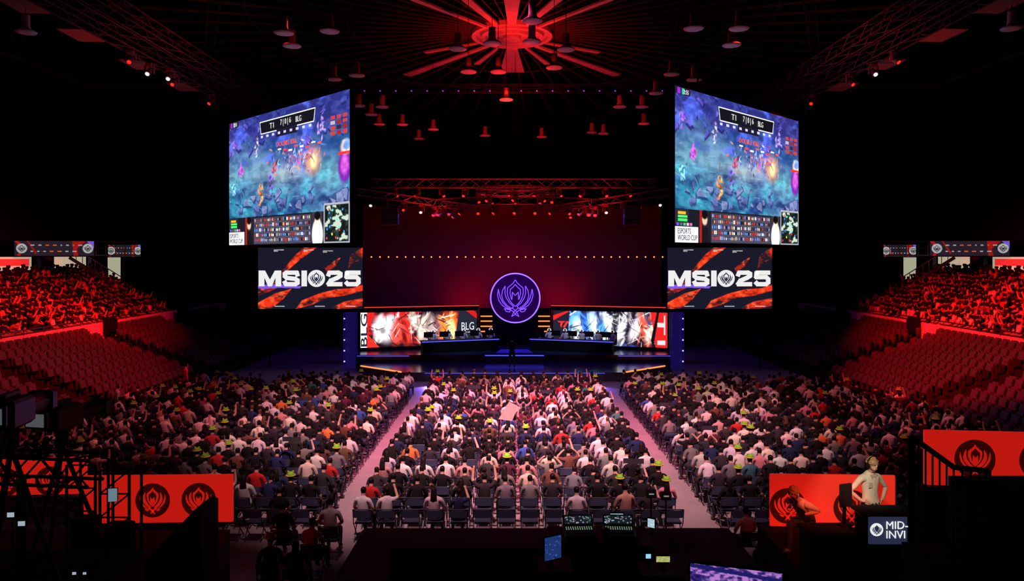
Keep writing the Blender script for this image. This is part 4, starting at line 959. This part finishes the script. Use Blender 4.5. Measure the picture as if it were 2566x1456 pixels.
def railing(pts,h,lab):
    m=MB()
    for (a,b) in zip(pts,pts[1:]):
        a=Vector(a);b=Vector(b); m.tube(a,b,.03,n=8); m.tube(a-Vector((0,0,h)),b-Vector((0,0,h)),.025,n=6)
        k=max(2,int((b-a).length/.09))
        for i in range(k+1):
            p_=a.lerp(b,i/k); m.tube(p_,p_-Vector((0,0,h)),.011,n=5)
    m.tube(pts[0],Vector(pts[0])-Vector((0,0,h+.3)),.035); m.tube(pts[-1],Vector(pts[-1])-Vector((0,0,h+.3)),.035)
    return mk(m,'stair_railing',[M_black],label=lab,cat='railing')
railing([(4.45,8.0,4.98),(4.92,8.0,4.64),(5.3,8.0,4.60)],.9,'black steel stair railing with upright bars')
mk(MB().slab([(4.95,6.9),(9.5,6.9),(9.5,8.15),(4.95,8.15)],0,4.5).slab([(4.42,7.6),(4.95,7.6),(4.95,8.15),(4.42,8.15)],0,3.75),'stair_block',[M_black],label='solid black stair enclosure near presenter platform',cat='stairs')
railing([(3.75,9.6,2.5),(4.25,9.6,2.1)],.8,'low black railing beside control area')
mk(MB().slab([(-12,11.4),(-4.9,11.4),(-5.4,13.75),(-12,13.75)],0,1.75),'camera_platform',[M_black],label='black raised platform beside red barrier',cat='platform')
emblem_banner('barrier_banner',2.85,.92,(-6.85,13.9,2.28),.03,[(-.10,-.02),(.78,-.02)],'red vinyl barrier banner with two dark round emblems',.33)
emblem_banner('barrier_banner',2.4,.75,(-9.9,14.6,2.5),.06,[(-.4,-.1),(.5,-.1)],'red vinyl barrier banner partly behind equipment',.30)
mk(MB().prism([(-5.55,.0),(-5.55,2.35),(-4.72,3.22),(-4.62,3.18),(-4.62,0)],10.7,11.3),'black_screen_flat',[M_black],label='black slanted side flat next to red barrier',cat='panel')
tw=MB()
for dx,dy in((-.25,-.2),(.25,-.2),(-.25,.2),(.25,.2)): tw.tube((dx,dy,0),(dx,dy,1.6),.025)
for k in range(4): tw.tube((-.25,-.2,k*.4),(.25,-.2,k*.4+.4),.015); tw.tube((-.25,-.2,k*.4+.4),(.25,-.2,k*.4+.4),.015)
tw.box((0,-.05,.35),(.42,.28,.6),b=.02)
for x,y in((-6.75,12.4),(-7.5,12.7)): mk(tw,'equipment_rack',[M_black],loc=(x,y,1.75),label='black equipment rack frame before red barrier',cat='rack')
tb=mk(MB().box((0,0,0),(.16,.02,.24),b=.006),'tablet',[M_black],loc=(-6.75,12.15,2.95),rz=.2,label='small tablet glowing pale blue on rack',cat='tablet')
mk(MB().box((0,-.012,0),(.14,.005,.22)),'display',[mat('pale_blue_screen',(.2,.3,.4),.4,emis=(.25,.42,.5),es=.5)],tb)
t=mktruss([((-6.6,8.2,4.62),(-4.75,8.2,4.55))],'black horizontal camera crane truss',.3,.022,M_black,.25,'crane_truss')
mk(MB().tube((-5.6,8.2,3.3),(-5.6,8.2,4.45),.05,n=10).tube((-5.6,8.2,3.3),(-5.2,8.5,3.3),.03).tube((-5.6,8.2,3.3),(-6.0,8.5,3.3),.03),'crane_post',[M_black],t)
mk(MB().slab([(-7.5,5.8),(-4.35,5.8),(-4.6,9.0),(-7.5,9.0)],0,3.3),'camera_platform',[M_black],label='tall black camera platform',cat='platform')
def tvcam(x,y,z,rz,top,lab):
    c=mk(MB().box((0,0,0),(.26,.45,.28),b=.03).tube((0,.22,0),(0,.55,0),.09,.11,n=14).box((0,.62,0),(.26,.14,.2),b=.02).box((0,-.02,.18),(.06,.3,.05),b=.01),'broadcast_camera',[M_grey],loc=(x,y,z),rz=rz,label=lab,cat='camera')
    v=mk(MB().box((0,0,0),(.30,.05,.2),b=.01),'viewfinder',[M_grey],c,loc=(-.02,-.34,.03)); mk(MB().box((0,-.03,0),(.24,.008,.15)),'viewfinder_display',[mat('dim_grey_ui',(.2,.21,.22),.4,emis=(.14,.15,.17),es=.5)],v)
    l=MB().tube((0,0,-.15),(0,0,-.35),.07,n=10); hh=z-top
    for k in range(3):
        a=k*2*pi/3+.5; l.tube((0,0,-.35),(.5*math.cos(a),.5*math.sin(a),-hh),.025)
    l.path([(.05,-.2,-.2),(.2,-.6,-.35)],.015)
    mk(l,'tripod',[M_black],c)
tvcam(-4.95,7.1,5.45,.15,3.3,'broadcast camera with grey viewfinder on tripod'); tvcam(-5.45,8.7,5.05,-.2,3.3,'black broadcast camera on tripod')
for x,y,z,w in ((-4.60,6.6,4.62,.06),(-4.50,6.6,4.54,.06),(-4.2,6.9,3.95,.035),(-4.10,6.9,3.95,.03)):
    s=mk(MB().box((0,0,0),(w+.02,.02,w*.8+.02),b=.003),'small_monitor',[M_black],loc=(x,y,z),rz=.1,label='tiny bright status monitor in the dark',cat='monitor'); mk(MB().box((0,.02,-(z-3.3)/2),(.012,.012,z-3.3)),'pole',[M_black],s)
    mk(MB().box((0,-.012,0),(w,.004,w*.7)),'display',[mat('white_ui',(.4,.5,.6),.4,emis=(.5,.6,.7),es=.7)],s)

# ------------------------------------------------------------------ lights
def spot(loc,tgt,col,e,ang=60,blend=.6,r=.3):
    l=bpy.data.lights.new('spot','SPOT'); l.energy=e; l.color=col; l.spot_size=math.radians(ang); l.spot_blend=blend; l.shadow_soft_size=r
    o=bpy.data.objects.new('spot',l); COL.objects.link(o); o.location=loc; o.rotation_euler=(Vector(tgt)-Vector(loc)).to_track_quat('-Z','Y').to_euler(); return o
def area(loc,tgt,col,e,sx,sy):
    l=bpy.data.lights.new('area','AREA'); l.shape='RECTANGLE'; l.size=sx; l.size_y=sy; l.energy=e; l.color=col
    o=bpy.data.objects.new('area',l); COL.objects.link(o); o.location=loc; o.rotation_euler=(Vector(tgt)-Vector(loc)).to_track_quat('-Z','Y').to_euler(); return o
# crowd
spot((-3,12,17),(-2.5,25.5,0),(1,.46,.50),24000,50,.9,.4)
spot((3,12,17),(3,25.5,0),(1,.46,.50),24000,50,.9,.4)
spot((0,25,16.5),(0,28,0),(1,.08,.28),20000,60,.9,.5)
spot((-8,20,17),(-11.5,27,0),(1,.16,.18),5200,46,.9,.5)
spot((8,20,17),(11.5,27,0),(1,.16,.18),5200,46,.9,.5)
# side stands pure red
for sx in(-1,1):
    spot((sx*8,26,15.5),(sx*22.5,33,3.0),(1,.008,.005),36000,46,.6,.4)
    spot((sx*12,34,15.5),(sx*27,42,4),(1,.010,.006),18000,50,.8,.4)
# ceiling hub
spot((0,35,13.0),(0,40,19.4),(1,.01,.006),3000,80,1,.3)
spot((0,42,12.5),(0,31,15.4),(1,.01,.006),1900,120,.8,.3)
spot((0,24,8),(0,42,17),(1,.01,.006),5000,60,.9,.3)
# backdrop: low uplights and one soft wash from the rig
spot((-3.0,49.8,3.2),(-3.4,52,4.6),(1,.004,.006),90,130,1,.3)
spot((3.4,49.8,3.2),(3.8,52,4.6),(1,.004,.006),90,130,1,.3)
spot((0,47,9.6),(0,52,4.0),(1,.004,.004),220,80,1,.3)
# stage
area((0,45,9.6),(0,45,0),(.10,.06,1),420,14,2)
for s in(-1,0,1): spot((s*5,44.6,8.4),(s*5,45.6,12),(1,.01,.01),900,110,.8,.2)
for s in(-1,1):
    spot((s*5,41,9.8),(s*3.5,46,1.6),(.8,.85,1),1300,30,.7,.2)
    spot((s*4.5,38.6,.3),(s*4.4,34,.5),(.2,.1,1),500,120,.9,.1)
for s in(-1,1): spot((s*12,30,12.5),(s*16.5,32,16.2),(1,.02,.015),700,120,.9,.3)
# presenters
spot((4.6,9.4,5.2),(6.1,12.3,3.1),(1,.86,.68),460,26,.6,.1)
spot((5.72,13.0,2.15),(5.3,12.5,2.8),(1,.12,.03),60,120,.8,.05)
spot((5.2,10.6,4.6),(5.3,12.3,2.6),(1,.10,.04),300,40,.8,.1)
